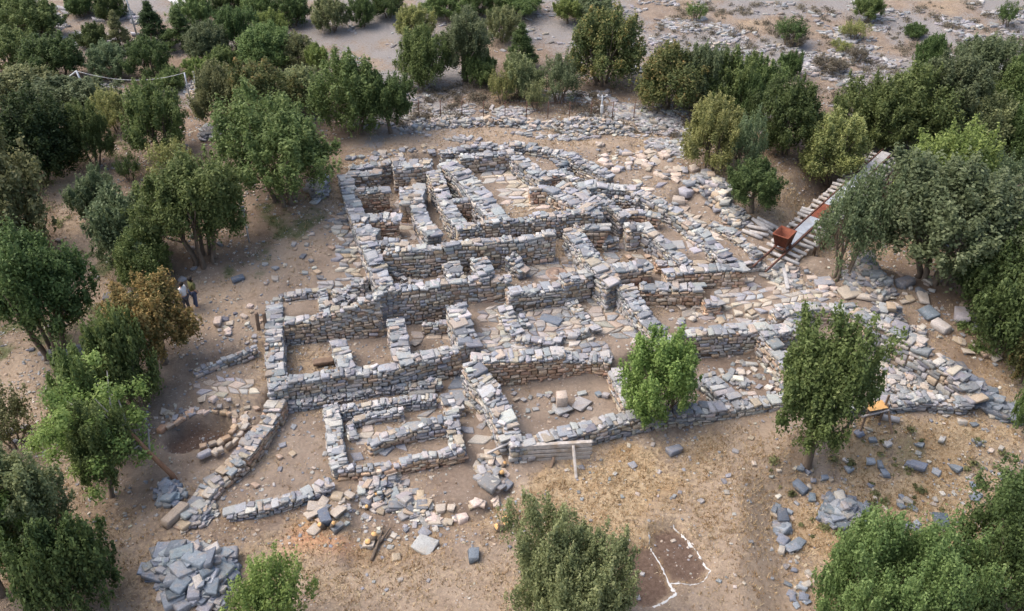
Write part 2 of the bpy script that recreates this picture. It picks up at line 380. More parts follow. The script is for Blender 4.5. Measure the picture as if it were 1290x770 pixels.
red = stroke([(380,680),(430,685)], .5, .6) * .8
cc = np.stack([straw * (1 - .7 * path), np.clip(green, 0, 1), path * (1 - ruin * .4)], -1)
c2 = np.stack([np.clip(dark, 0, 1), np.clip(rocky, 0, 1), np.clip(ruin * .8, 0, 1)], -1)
ny, nx = MX.shape; idx = np.arange(ny * nx).reshape(ny, nx)
GQ = np.stack([idx[:-1, :-1], idx[:-1, 1:], idx[1:, 1:], idx[1:, :-1]], -1).reshape(-1, 4)
GV = np.stack([MX, MY, MZ], -1).reshape(-1, 3)
gme = mesh_from('ground', GV, GQ)
for nm, c in (('ma', cc), ('mb', c2)):
    a = gme.attributes.new(nm, 'FLOAT_COLOR', 'POINT'); f = np.ones((ny * nx, 4), np.float32); f[:, :3] = c.reshape(-1, 3); a.data.foreach_set('color', f.ravel())
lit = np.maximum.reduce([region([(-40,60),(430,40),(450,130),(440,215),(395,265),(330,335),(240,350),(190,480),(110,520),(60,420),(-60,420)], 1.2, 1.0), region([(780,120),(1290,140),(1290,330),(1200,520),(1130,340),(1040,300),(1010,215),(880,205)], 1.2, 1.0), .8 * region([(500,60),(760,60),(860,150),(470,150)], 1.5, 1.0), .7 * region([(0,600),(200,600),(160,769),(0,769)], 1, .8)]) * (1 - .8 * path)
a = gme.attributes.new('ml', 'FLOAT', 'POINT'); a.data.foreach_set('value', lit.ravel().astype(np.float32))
a = gme.attributes.new('mr', 'FLOAT', 'POINT'); a.data.foreach_set('value', red.ravel().astype(np.float32))
gme.polygons.foreach_set('use_smooth', np.ones(len(gme.polygons), bool))
def ground_material():
    m, t, out = new_mat('dry_earth_and_grass'); n = N(t)
    co = n('ShaderNodeNewGeometry').outputs['Position']
    A = n('ShaderNodeSeparateColor'); n.l(n('ShaderNodeAttribute', attribute_name='ma').outputs['Color'], A.inputs[0])
    Bq = n('ShaderNodeSeparateColor'); n.l(n('ShaderNodeAttribute', attribute_name='mb').outputs['Color'], Bq.inputs[0])
    mr = n('ShaderNodeAttribute', attribute_name='mr').outputs['Fac']
    n1 = n.noise(co, .9, 7, .65); n2 = n.noise(co, 7, 6, .7); n3 = n.noise(co, 32, 4, .7)
    soil = n.ramp(n1, [(.28, (.17, .126, .096)), (.48, (.262, .205, .158)), (.70, (.345, .282, .224))])
    soil = n.mix(1.0, soil, n.ramp(n2, [(.3, g3(.78)), (.55, g3(1.0)), (.75, g3(1.18))]), 'MULTIPLY')
    soil = n.mix(n.math('MULTIPLY', Bq.outputs[2], .35), soil, (.25, .205, .17))
    st_ = n.ramp(n2, [(.28, (.215, .15, .088)), (.48, (.375, .283, .18)), (.72, (.50, .40, .27))])
    st_ = n.mix(n.ramp(n.noise(co, .55, 4), [(.5, g3(0)), (.7, g3(.6))]), st_, (.29, .18, .085))
    st_ = n.mix(n.ramp(n.noise(co, 1.6, 6, .7), [(.56, g3(0)), (.66, g3(.65))]), st_, (.17, .135, .07))
    k = n.ramp(n.math('ADD', A.outputs[0], n.math('MULTIPLY', n.math('SUBTRACT', n2, .5), 1.5)), [(.25, g3(0)), (.7, g3(1))])
    c = n.mix(k, soil, st_)
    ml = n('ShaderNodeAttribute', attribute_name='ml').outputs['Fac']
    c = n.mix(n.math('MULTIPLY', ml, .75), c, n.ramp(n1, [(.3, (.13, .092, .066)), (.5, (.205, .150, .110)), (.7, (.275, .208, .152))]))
    c = n.mix(n.math('MULTIPLY', A.outputs[2], .8), c, n.ramp(n2, [(.3, (.31, .235, .172)), (.7, (.42, .335, .25))]))
    kg = n.ramp(n.math('ADD', A.outputs[1], n.math('MULTIPLY', n.math('SUBTRACT', n2, .5), 1.2)), [(.35, g3(0)), (.8, g3(.9))])
    c = n.mix(kg, c, n.ramp(n3, [(.3, (.06, .075, .03)), (.7, (.155, .17, .085))]))
    c = n.mix(n.math('MULTIPLY', Bq.outputs[1], .7), c, n.ramp(n2, [(.3, (.165, .125, .098)), (.7, (.27, .213, .17))]))
    rk = n.ramp(n.math('ADD', Bq.outputs[1], n.math('MULTIPLY', n.math('SUBTRACT', n2, .5), 2.0)), [(.45, g3(0)), (.75, g3(.9))])
    c = n.mix(rk, c, n.ramp(n3, [(.3, (.18, .172, .168)), (.7, (.32, .305, .295))]))
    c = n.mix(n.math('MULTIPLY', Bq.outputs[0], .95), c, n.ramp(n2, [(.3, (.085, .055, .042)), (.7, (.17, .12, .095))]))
    c = n.mix(n.math('MULTIPLY', mr, .5), c, (.55, .22, .10))
    # pebbles: pale and dark specks
    v = n('ShaderNodeTexVoronoi'); v.inputs['Scale'].default_value = 7; n.l(co, v.inputs['Vector'])
    pk = n.math('MULTIPLY', n.ramp(v.outputs['Distance'], [(.13, g3(1)), (.2, g3(0))]), n.ramp(n.noise(co, 1.3, 3), [(.48, g3(0)), (.6, g3(1))]))
    vc = n('ShaderNodeSeparateColor'); n.l(v.outputs['Color'], vc.inputs[0])
    c = n.mix(n.math('MULTIPLY', pk, .8), c, n.ramp(vc.outputs[0], [(.2, (.22, .21, .21)), (.8, (.55, .53, .50))]))
    c = n.mix(1.0, c, n.ramp(n3, [(.25, g3(.82)), (.75, g3(1.14))]), 'MULTIPLY')
    p = n('ShaderNodeBsdfPrincipled'); n.l(c, p.inputs['Base Color']); p.inputs['Roughness'].default_value = .97; p.inputs['Specular IOR Level'].default_value = .1
    bp = n('ShaderNodeBump'); bp.inputs['Strength'].default_value = .7; bp.inputs['Distance'].default_value = .08
    n.l(n.math('ADD', n.math('MULTIPLY', n2, 1.0), n.math('MULTIPLY', n3, .5)), bp.inputs['Height']); n.l(bp.outputs[0], p.inputs['Normal'])
    n.l(p.outputs[0], out.inputs[0]); return m
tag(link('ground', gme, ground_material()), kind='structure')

# ------------------------------------------------------------------ masonry walls
def build_wall(label, width, pts, face='face', cap='cap', rough=.06, group='excavated stone walls of the ruin', big=1.0, mind=.12):
    width *= .93; C = np.array([P(*p) for p in pts]); seg = np.linalg.norm(np.diff(C[:, :2], axis=0), axis=1); S = np.concatenate([[0], np.cumsum(seg)]); L = S[-1]
    def at(s):
        s = np.clip(s, 0, L); k = np.clip(np.searchsorted(S, s, 'right') - 1, 0, len(seg) - 1); u = (s - S[k]) / seg[k]
        p = C[k] * (1 - u)[:, None] + C[k + 1] * u[:, None]; t = (C[k + 1] - C[k])[:, :2] / seg[k][:, None]
        return p, t
    sd0 = int(abs(C[0, 0] * 100 + C[0, 1] * 37)) % 9973; r = np.random.default_rng(sd0)
    und = lambda s: rough * 2 * vnoise(s + sd0, s * 0, .9, 40) + rough * 1.4 * vnoise(s + sd0, s * 0 + 7, 2.6, 41)
    cen = []; half = []; yaw = []
    for side in (-1, 1, 0, 2):
        # side faces, then the two ends (0 start, 2 end)
        if side in (-1, 1):
            for k in range(26):
                s = r.uniform(-.15, .1)
                ss = []; ll = []
                while s < L:
                    l_ = (.12 + .42 * r.random() ** 1.4) * big; ss.append(s + l_ / 2); ll.append(l_); s += l_ + .012
                ss = np.array(ss); ll = np.array(ll); ok = ss < L; ss, ll = ss[ok], ll[ok]
                if not len(ss): continue
                p, t = at(ss); nrm = np.stack([-t[:, 1], t[:, 0]], 1) * side
                if k == 0: zc = 0
                ch = r.uniform(.085, .235) * big; zm = zc + ch / 2; zc += ch
                z = p[:, 2] + und(ss) - .13 - zm + .03 * vnoise(ss, ss * 0 + k, .7, 43) + r.uniform(-.015, .015, len(ss))
                q = p[:, :2] + nrm * (width / 2 - .11)[None] if False else p[:, :2] + nrm * (width / 2 - .11)
                gz = np.minimum(H(q[:, 0] + nrm[:, 0] * .25, q[:, 1] + nrm[:, 1] * .25), H(q[:, 0], q[:, 1]))
                ok = z > gz - .14
                if not ok.any(): break
                dp = r.uniform(.10, .135, len(ss)); h_ = ch / 2 * r.uniform(.62, 1.12, len(ss)); ok &= r.random(len(ss)) > .05
                off = nrm * (r.uniform(-.035, .05, len(ss)) + .07 * vnoise(ss, z, .8, 44))[:, None]
                cen.append(np.column_stack([q + off, z])[ok]); half.append(np.column_stack([ll / 2, dp, h_])[ok]); yaw.append((np.arctan2(t[:, 1], t[:, 0]) + r.normal(0, .04, len(ss)))[ok])
        else:
            s0 = 0.05 if side == 0 else L - .05
            p, t = at(np.array([s0])); p = p[0]; t = t[0]; nr = np.array([-t[1], t[0]]); e = -1 if side == 0 else 1
            for k in range(26):
                ch = .145 * big; z = p[2] + float(und(np.array([s0]))[0]) - .13 - ch * (k + .5)
                q0 = p[:2] + t * e * .3
                if z < H(q0[0], q0[1]) - .14: break
                u = -width / 2 + .05
                while u < width / 2 - .05:
                    l_ = min(r.uniform(.2, .4), width / 2 - u + .02); c_ = p[:2] + nr * (u + l_ / 2)
                    cen.append([[c_[0], c_[1], z]]); half.append([[.11, max(l_ / 2, .06), ch / 2 * .95]]); yaw.append([math.atan2(t[1], t[0]) + r.normal(0, .05)])
                    u += l_ + .01
    fc = boxes(np.concatenate(cen), np.concatenate(half), np.concatenate(yaw), .27, .05, r)
    # cap stones in irregular rows
    cen = []; half = []; yaw = []
    uz = lambda q: float(und(np.array([q]))[0])
    # a bed of small rubble and earth, then larger slabs of very uneven size thrown over it
    def lay(q, u, l_, wd, th_, dz, yj):
        p, t = at(np.array([q])); p = p[0]; t = t[0]; nr = np.array([-t[1], t[0]]); c_ = p[:2] + nr * u
        cen.append([c_[0], c_[1], p[2] + uz(q) + dz]); half.append([l_, wd, th_]); yaw.append(math.atan2(t[1], t[0]) + r.normal(0, yj))
    nrow = max(1, int(round(width / .21))); wr = width / nrow
    for k in range(nrow):
        q = r.uniform(-.1, .05)
        while q < L:
            l_ = r.uniform(.10, .30)
            if r.random() < .86: lay(q + l_ / 2, -width / 2 + wr * (k + .5) + r.normal(0, .02), l_ / 2, wr / 2 * r.uniform(.8, 1.15), r.uniform(.04, .07), -.095 + r.uniform(-.03, .035), .2)
            q += l_ + .01
    for side in ((-1, 1) if width > .5 else (0,)):
        q = r.uniform(-.1, .1)
        while q < L - .05:
            l_ = (.17 + .55 * r.random() ** 1.7) * big * (.8 if width < .5 else 1); wd = min(width * r.uniform(.26, .5), .34 * big)
            if r.random() < .80: lay(q + l_ / 2, side * (width / 2 - wd + r.uniform(-.02, .05)), l_ / 2, wd, r.uniform(.045, .085) * big, -.045 + r.uniform(-.035, .05), .10)
            q += l_ + r.uniform(0, .05)
    for k in range(int(L * width * 1.6)):
        lay(r.uniform(0, L), r.uniform(-.3, .3) * width, r.uniform(.08, .22), r.uniform(.07, .16), r.uniform(.04, .07), r.uniform(-.01, .06), 1.2)
    cc_ = boxes(cen, half, yaw, .30, .09, r)
    # earth core
    n = max(2, int(L / .35)); ss = np.linspace(.05, L - .05, n); p, t = at(ss); nr = np.stack([-t[:, 1], t[:, 0]], 1)
    a = p[:, :2] - nr * (width / 2 - .14); b = p[:, :2] + nr * (width / 2 - .14); zt = p[:, 2] + und(ss) - .115; zb = np.minimum(H(a[:, 0], a[:, 1]), H(b[:, 0], b[:, 1])) - .25; zb = np.minimum(zb, zt - .1)
    V = np.concatenate([np.column_stack([a, zb]), np.column_stack([b, zb]), np.column_stack([b, zt]), np.column_stack([a, zt])]); i = np.arange(n - 1)
    Q = np.concatenate([np.stack([i + n * q, i + 1 + n * q, i + 1 + n * ((q + 1) % 4), i + n * ((q + 1) % 4)], 1) for q in range(4)] + [np.array([[0, n, 2 * n, 3 * n], [n - 1, 4 * n - 1, 3 * n - 1, 2 * n - 1]])])
    loc = np.array([C[:, 0].mean(), C[:, 1].mean(), 0.0]); loc[2] = float(H(loc[0], loc[1]))
    root = empty('stone_wall', loc, label, 'wall', group)
    link('rubble_core', mesh_from('rubble_core', V - loc, Q), EARTH, root)
    link('masonry', stones_mesh('masonry', fc - loc, cols(face, len(fc), r)), STONE, root)
    link('coping', stones_mesh('coping', cc_ - loc, cols(cap, len(cc_), r)), STONE, root)
    WALLS.append((C[:, :2], width)); return root
WALLS = []
W = [
 # --- left wing
 ("pale topped wall closing the left wing on its far left side", .85, [(345,374,1.5),(346,400,1.45),(345,440,1.35),(349,489,1.25)], 'greyface'),
 ("wall of rising height at the back of the left wing's sunken rooms", .55, [(359,405,1.55),(392,400,1.7),(424,390,2.0),(476,374,2.5)], 'face'),
 ("thin low wall edging the small pit room above the left wing", .5, [(352,371,1.75),(380,366,1.85),(406,363,1.9)], 'greyface'),
 ("short low cross wall beside the small pit room above the left wing", .5, [(406,366,1.85),(409,388,1.75)], 'greyface'),
 ("low curved rubble wall just left of the tall west wall's foot", .45, [(411,386,1.8),(430,376,1.9),(446,368,2.0)], 'greyface'),
 ("ruined line of stones running up to the foot of the tall west wall", .5, [(420,366,2.05),(440,357,2.1),(462,350,2.3)], 'greyface'),
 ("long front facade of the left wing with big pale slabs on its left part", .6, [(361,480,1.25),(400,473,1.3),(440,467,1.3),(486,462,1.35),(530,449,1.4),(578,437,1.55)], 'face'),
 ("leftmost dividing wall stub in the left wing", .75, [(425,426,1.35),(431,442,1.3),(437,461,1.3)], 'greyface'),
 ("middle dividing wall with slanting slabs in the left wing", .85, [(498,403,1.75),(503,425,1.6),(507,450,1.45)], 'greyface'),
 ("thick rightmost dividing wall of the left wing, pale left face", 1.05, [(574,382,2.0),(582,405,1.9),(592,432,1.7)], 'greyface'),
 ("low wall bridging the two right dividing walls of the left wing", .4, [(533,405,1.1),(561,404,1.1)], 'face'),
 ("small stone step inside the left wing's right room", .5, [(517,446,.85),(531,443,.85)], 'greyface'),
 # --- tall west wall and middle facade
 ("long tall west wall of the main building seen from its upper end down to its corner", .9, [(434,219,3.3),(441,244,3.3),(452,275,3.3),(463,301,3.2),(473,328,2.9),(483,353,2.6),(487,366,2.45)], 'greyface'),
 ("long middle facade with a thin slab coping above the left wing's rooms", .6, [(484,363,2.4),(530,360,2.35),(580,354,2.35),(640,348,2.35)], 'face'),
 ("lower pale topped middle facade behind the large leaning slab", .8, [(640,366,2.1),(680,361,2.1),(711,357,2.1)], 'face'),
 ("high end block of the middle facade behind the bench wall", .7, [(708,352,2.4),(741,345,2.4)], 'face'),
 ("tall back facade crossing the ruin above the room with the round hearth", .55, [(484,314,3.25),(540,311,3.3),(580,306,3.35),(640,301,3.3),(698,294,3.3)], 'face'),
 ("squat square pier standing before the tall back facade", .9, [(568,327,2.75),(574,342,2.7)], 'greyface'),
 ("taller pale pier standing right of the squat square pier", .9, [(603,325,2.9),(612,342,2.7)], 'greyface'),
 ("short slanting wall beside the paved hearth room", .7, [(643,318,2.7),(651,328,2.5),(659,340,2.2)], 'greyface'),
 ("ragged low line of blocks in the dim room at the tall west wall's corner", .4, [(492,338,2.2),(510,348,2.1),(530,354,2.0)], 'face'),
 ("straight facade with a block on its left end below the upper rooms", .55, [(576,285,3.55),(626,279,3.6),(670,272,3.6),(720,268,3.65),(757,266,3.6)], 'face'),
 # --- north west rooms
 ("wall closing the far end of the upper left rooms", .7, [(438,219,3.35),(476,216,3.35)], 'face'),
 ("second cross wall of the upper left rooms, tan front face", .7, [(450,241,3.3),(488,238,3.3)], 'warm'),
 ("third cross wall of the upper left rooms, broad tan front face", .9, [(456,274,3.25),(480,272,3.25),(500,272,3.2)], 'warm'),
 ("stub of cross wall nearest the back facade in the upper left rooms", .8, [(462,290,3.3),(474,292,3.3)], 'face'),
 ("broken low coping between the upper left rooms and the back facade", .8, [(476,306,3.05),(510,305,3.05)], 'face'),
 ("broad block of wall at the upper left, dark slabs on its top", 1.1, [(496,209,3.5),(520,207,3.5),(543,206,3.5)], 'face'),
 ("short tan pillar wall between the two upper left passages", .75, [(511,236,3.3),(511,257,3.2)], 'warm'),
 ("long wall of thick pale rubble left of the narrow upper passage", .85, [(528,229,3.4),(524,250,3.3),(533,275,3.25),(546,295,3.2)], 'greyface'),
 ("long rough wall right of the narrow upper passage", .85, [(546,214,3.5),(556,238,3.4),(567,262,3.35),(580,282,3.35)], 'greyface'),
 ("small tan cross wall closing the narrow upper chamber", .5, [(571,251,3.4),(600,250,3.4)], 'warm'),
 ("massive pale diagonal wall left of the upper paved hall", 1.15, [(562,202,3.7),(590,226,3.65),(610,252,3.6),(628,273,3.6)], 'greyface'),
 ("wall along the far end of the upper paved hall", .7, [(580,196,3.85),(612,193,3.85),(646,191,3.85)], 'face'),
 ("short corner pier at the far right of the upper paved hall", .8, [(649,192,3.85),(653,203,3.7)], 'greyface'),
 ("pale wall right of the upper paved hall", .95, [(656,201,3.75),(670,212,3.7),(686,224,3.65)], 'greyface'),
 ("tan faced return wall behind the upper rubble", .6, [(688,221,3.6),(718,219,3.55)], 'warm'),
 ("pinkish stub at the near right corner of the upper paved hall", .6, [(668,239,3.6),(688,238,3.6)], 'warm'),
 ("very thick stone topped wall right of the upper paved hall", 1.6, [(699,234,3.65),(722,246,3.6),(750,263,3.6)], 'face'),
 ("narrow wall stepping down beside the very thick wall", .6, [(716,220,3.55),(728,229,3.5),(739,242,3.45)], 'greyface'),
 ("long outer wall running down the right flank from the upper corner", .75, [(737,233,3.45),(765,233,3.4),(795,235,3.35),(820,248,3.25),(857,272,3.05),(885,292,2.9),(918,326,2.55)], 'greyface'),
 ("inner wall parallel to the right flank's outer wall", .6, [(753,243,3.4),(768,255,3.35),(786,271,3.2)], 'greyface'),
 ("short tan cross wall near the right flank's upper end", .55, [(784,267,3.2),(806,268,3.15),(831,273,3.05)], 'warm'),
 ("low arc of blocks inside the upper triangular room", .45, [(772,246,3.2),(790,248,3.2),(803,252,3.1)], 'face'),
 ("long pale wall stepping down right of the hearth room", .95, [(720,286,3.2),(735,305,3.1),(750,327,2.9),(773,352,2.65)], 'greyface'),
 ("tan cross wall joining the facade beside the hearth room", .6, [(724,283,3.2),(764,284,3.15)], 'warm'),
 ("reddish faced block wall at the lower end of the pale stepping wall", .9, [(772,338,2.75),(792,334,2.75),(818,333,2.7)], 'warm'),
 ("square cornered wall beginning the narrow right rooms", .8, [(790,284,3.1),(814,283,3.05)], 'face'),
 ("diagonal wall between the two narrow right rooms", .65, [(815,286,3.05),(838,304,2.9),(866,330,2.65)], 'greyface'),
 ("low red tinged wall at the foot of the narrow right rooms", .5, [(828,330,2.4),(850,330,2.4)], 'warm'),
 ("straight wall with tan front at the lower edge of the right rooms", .7, [(838,343,2.6),(885,338,2.6),(938,338,2.6)], 'warm'),
 ("low outermost diagonal wall leading to the cart rails", .6, [(898,279,2.75),(929,297,2.6),(955,322,2.5)], 'greyface'),
 ("short low wall joining the two diagonal walls near the cart rails", .5, [(918,328,2.5),(955,326,2.45)], 'greyface'),
 ("thick ragged wall end capped with stones above the paved yard", .8, [(742,232,3.3),(748,240,3.3)], 'face'),
 ("low ledge of slabs running inside the right flank's corridor", .35, [(862,290,2.65),(880,306,2.55),(898,322,2.4)], 'tan'),
 ("outermost low arc of stones around the upper paved hall", .7, [(556,189,3.62),(600,183,3.68),(660,182,3.68),(702,190,3.6),(738,206,3.5),(768,222,3.4)], 'greyface'),
 ("low ruined line at the ruin's far upper left corner", .6, [(440,211,3.3),(470,205,3.4),(498,199,3.5)], 'greyface'),
 ("thin cross wall inside the narrow upper right alley", .45, [(760,300,2.5),(778,298,2.5)], 'face'),
 ("short stub jutting into the room with the round hearth from its right wall", .5, [(728,318,2.3),(718,322,2.1)], 'face'),
 ("short stub wall between the middle facade and the lozenge slab's court", .5, [(656,396,1.35),(662,408,1.3)], 'greyface'),
 # --- centre
 ("diagonal wall right of the central paved court", .85, [(788,357,2.4),(802,380,2.2),(819,404,2.0),(842,428,1.75)], 'greyface'),
 ("low bench of slabs at the left of the central court", .75, [(635,388,1.4),(642,403,1.35),(652,421,1.3)], 'greyface'),
 ("low diagonal bench of dark slabs dividing the central court", .6, [(717,372,1.5),(731,390,1.4),(750,414,1.3)], 'greyface'),
 ("low line of two big cubic blocks in the central court", .55, [(652,424,1.4),(675,426,1.35),(699,428,1.35)], 'cap'),
 ("small curved kerb of blocks in the central court", .4, [(702,430,1.3),(706,421,1.3),(722,422,1.3),(741,416,1.3)], 'pave'),
 ("back wall of the front courtyard room with a red brown face", .8, [(594,451,1.7),(640,449,1.65),(672,446,1.65),(709,443,1.6)], 'warm'),
 ("low collapsed wall continuing the front courtyard's back wall", .8, [(709,447,1.45),(740,446,1.35),(768,450,1.25)], 'warm'),
 ("pale diagonal wall at the left side of the front courtyard", 1.0, [(594,456,1.7),(604,472,1.6),(616,486,1.5),(630,512,1.3),(643,550,.95)], 'greyface'),
 ("short wall half hidden left of the bright green tree", .7, [(776,462,1.3),(783,482,1.1),(793,508,.95)], 'face'),
 ("long front perimeter wall from the wooden boards to the bright green tree", .75, [(643,556,.95),(672,552,.95),(701,546,.92),(748,535,.9),(774,528,.9),(815,521,.9)], 'greyface'),
 ("long front perimeter wall between the two foreground trees", .75, [(822,521,.85),(860,516,.85),(905,511,.85),(942,506,.85),(990,499,.85)], 'greyface'),
 ("right end of the front perimeter wall past the wooden trestle", .7, [(1000,500,.95),(1060,507,1.0),(1113,504,1.05),(1160,501,1.05),(1218,504,1.0)], 'cap'),
 # --- right rooms
 ("wall with a deep red brown face left of the square pillar", .7, [(808,359,2.3),(845,359,2.3),(882,360,2.25)], 'warm'),
 ("square low pillar of tan stones topped with pale slabs", .75, [(889,378,1.9),(906,377,1.9)], 'warm'),
 ("wall of broad slabs behind the reddish sunken room", .75, [(856,417,1.7),(890,415,1.7),(930,413,1.7),(960,410,1.7)], 'face'),
 ("diagonal wall dropping along the right of the reddish sunken room", .7, [(962,413,1.7),(978,436,1.5),(996,462,1.25)], 'face'),
 ("short broad wall at the left of the reddish sunken room", .95, [(889,470,.95),(905,486,.9),(922,504,.85)], 'cap'),
 ("ragged wall running right from the paved corridor above the dark green tree", .75, [(976,394,1.95),(1003,388,2.0),(1035,384,2.05),(1075,388,1.95)], 'face'),
 ("stub of rubble wall behind the crown of the dark green tree", .8, [(972,417,1.7),(995,412,1.7),(1008,400,1.8)], 'face'),
 # --- annex, front left
 ("rough outer wall at the left of the front annex", .7, [(416,508,.7),(420,530,.68),(421,552,.65),(428,588,.6)], 'cap'),
 ("wall of white boulders along the front of the annex", .45, [(428,588,.6),(460,586,.6),(487,584,.6),(514,577,.6),(554,570,.6),(582,563,.6)], 'warm'),
 ("low rubble line tight under the left wing's facade", .45, [(362,508,.4),(386,505,.4),(410,500,.42),(439,494,.42),(486,486,.45),(554,481,.5)], 'cap'),
 ("row of big rounded blocks along the back of the annex", .5, [(430,513,.65),(455,510,.65),(482,506,.65),(512,502,.6),(548,499,.6)], 'cap'),
 ("thin slab lined bench inside the annex", .35, [(444,528,.45),(475,521,.5),(507,517,.5)], 'greyface'),
 ("short vertical slab bench at the annex's inner left corner", .4, [(440,530,.42),(445,548,.4)], 'greyface'),
 ("pale inner wall crossing the annex with a tall front face", .55, [(464,557,.62),(480,549,.68),(507,541,.72),(535,534,.75),(562,530,.75)], 'face'),
 ("wall closing the right side of the annex", .6, [(569,520,.7),(572,542,.68),(577,563,.62)], 'cap'),
 ("small hooked wall above the annex's right side", .55, [(562,494,.75),(567,510,.7),(584,508,.68)], 'face'),
 ("long diagonal rubble wall running down left to the stone heap", .85, [(349,504,.75),(341,520,.7),(332,532,.66),(318,556,.6),(302,577,.55),(267,607,.42),(238,648,.3)], 'warm', 'mix'),
 ("low wall of rough blocks curving right from the diagonal rubble wall", .55, [(418,610,.3),(398,616,.3),(372,626,.3),(350,633,.28),(322,640,.28),(290,645,.25)], 'cap'),
 ("thin retaining line above the trench on the far left", .35, [(244,468,.95),(262,460,.98),(285,452,1.0),(305,446,1.02),(322,438,1.05)], 'tan'),
]
for row in W:
    lab, wd, pts = row[0], row[1], row[2]; fc = row[3]; cp = row[4] if len(row) > 4 else 'cap'
    rg = .15 if any(k in lab for k in ('rubble', 'ragged', 'rough', 'low ', 'ruined', 'collapsed', 'broken')) else .085
    build_wall(lab, wd, pts, fc, cp, rg, big=1.15 if ('massive' in lab or 'thick' in lab) else .78 if any(k in lab for k in ('rubble', 'rough ', 'low ', 'rounded')) else 1.0)
build_wall("curved wall of big grey boulders at the far right end of the ruin", 1.0, [(1078,388,2.1),(1105,405,2.15),(1140,419,2.1),(1168,437,1.9),(1192,460,1.6),(1215,482,1.25),(1228,500,1.0)], 'mix', 'mix', .16, big=1.45)

# ------------------------------------------------------------------ paving and flagstones
def paving(name, outline, z, cell, dens, pal='pave', thick=.05, jit=.32, aniso=1.3):
    pl = np.array([P(a, b, z)[:2] for a, b in outline]); lo, hi = pl.min(0), pl.max(0)
    r = np.random.default_rng(int(abs(lo[0] * 91 + lo[1] * 17)) % 9999)
    ca, sa = math.cos(.2 + r.uniform(-.3, .3)), 0; th_ = r.uniform(-.3, .3); ctr = (lo + hi) / 2; ext = np.linalg.norm(hi - lo) / 2 + cell
    nx_ = int(2 * ext / (cell * aniso)); ny_ = int(2 * ext / cell)
    u = np.linspace(-ext, ext, nx_); v = np.linspace(-ext, ext, ny_); U, Vv = np.meshgrid(u, v)
    U = U + (np.arange(ny_) % 2)[:, None] * cell * aniso * .5
    U = U + r.uniform(-jit, jit, U.shape) * cell * aniso; Vv = Vv + r.uniform(-jit, jit, U.shape) * cell
    X = ctr[0] + U * math.cos(th_) - Vv * math.sin(th_); Y = ctr[1] + U * math.sin(th_) + Vv * math.cos(th_)
    a = np.stack([X, Y], -1); q = np.stack([a[:-1, :-1], a[:-1, 1:], a[1:, :-1], a[1:, 1:]], 2).reshape(-1, 4, 2)
    m = q.mean(1); keep = (sdf(pl, m[:, 0], m[:, 1]) < -.02) & (r.random(len(m)) < dens); q = q[keep]; m = m[keep]
    if not len(q): return
    q = m[:, None] + (q - m[:, None]) * r.uniform(.80, .95, (len(q), 1, 1))
    g = H(m[:, 0], m[:, 1]); top = g + thick * r.uniform(.6, 1.5, len(m)); tl = r.normal(0, .012, (len(m), 4))
    C = np.zeros((len(q), 8, 3)); C[:, :4, :2] = q; C[:, 4:, :2] = m[:, None] + (q - m[:, None]) * .96
    C[:, :4, 2] = (g - .12)[:, None]; C[:, 4:, 2] = top[:, None] + tl
    tag(link(name, stones_mesh(name, C, cols(pal, len(q), r)), STONE), kind='structure')
paving('paving', [(598,392),(640,384),(700,374),(722,370),(760,418),(700,440),(640,445),(604,440)], 1.0, .32, .92)
paving('paving', [(735,368),(786,362),(800,386),(832,424),(800,432),(765,428)], 1.0, .4, .97)
paving('paving', [(600,420),(770,428),(775,450),(720,450),(600,446)], 1.05, .3, .6, 'mix', .08)
paving('paving', [(655,203),(596,203),(612,222),(645,262),(695,262),(670,235)], 2.9, .42, .97, 'tan')
paving('paving', [(660,330),(700,325),(735,320),(752,342),(700,352),(655,352)], 1.7, .42, .9)
paving('paving', [(490,250),(512,250),(520,262),(528,300),(515,302),(500,262)], 2.2, .42, .9)
paving('paving', [(905,362),(1035,358),(1055,375),(985,388),(965,405),(910,395),(900,378)], 1.6, .33, .88, 'tan')
paving('paving', [(750,308),(800,300),(815,325),(800,340),(765,335)], 2.1, .42, .75)
paving('paving', [(845,290),(868,292),(905,325),(880,330),(850,305)], 2.6, .6, .8, 'tan')
paving('paving', [(242,480),(300,474),(328,482),(318,498),(258,500)], .65, .3, .82, 'tan')
paving('paving', [(300,448),(330,455),(300,470),(280,462)], .65, .42, .12, 'tan')
paving('paving', [(417,280),(438,272),(450,305),(462,345),(466,362),(440,358),(395,356),(392,345),(420,340),(425,310)], 2.2, .3, .9, 'mix', .09)
paving('paving', [(440,515),(550,500),(572,530),(560,560),(470,582),(440,575),(440,540)], .05, .4, .5, 'pave')
paving('paving', [(585,505),(604,500),(630,560),(590,565),(580,530)], .05, .4, .45, 'pave')
paving('paving', [(560,485),(590,470),(600,492),(580,505)], .1, .7, .7, 'blue')
paving('paving', [(515,425),(560,410),(570,425),(545,440),(520,440)], .35, .45, .75, 'pave')
paving('paving', [(660,180),(720,185),(770,225),(740,222),(700,200)], 3.35, .45, .55, 'mix', .1)
paving('paving', [(545,182),(660,180),(652,190),(560,198)], 3.4, .45, .45, 'mix', .1)
paving('paving', [(800,215),(860,240),(900,280),(930,290),(885,285),(840,250),(790,230)], 3.0, .42, .5, 'tan', .08)
paving('paving', [(840,395),(905,385),(900,405),(855,412)], 1.2, .4, .4, 'pave')
paving('paving', [(930,345),(1000,345),(1030,355),(960,360)], 1.9, .4, .5, 'tan')

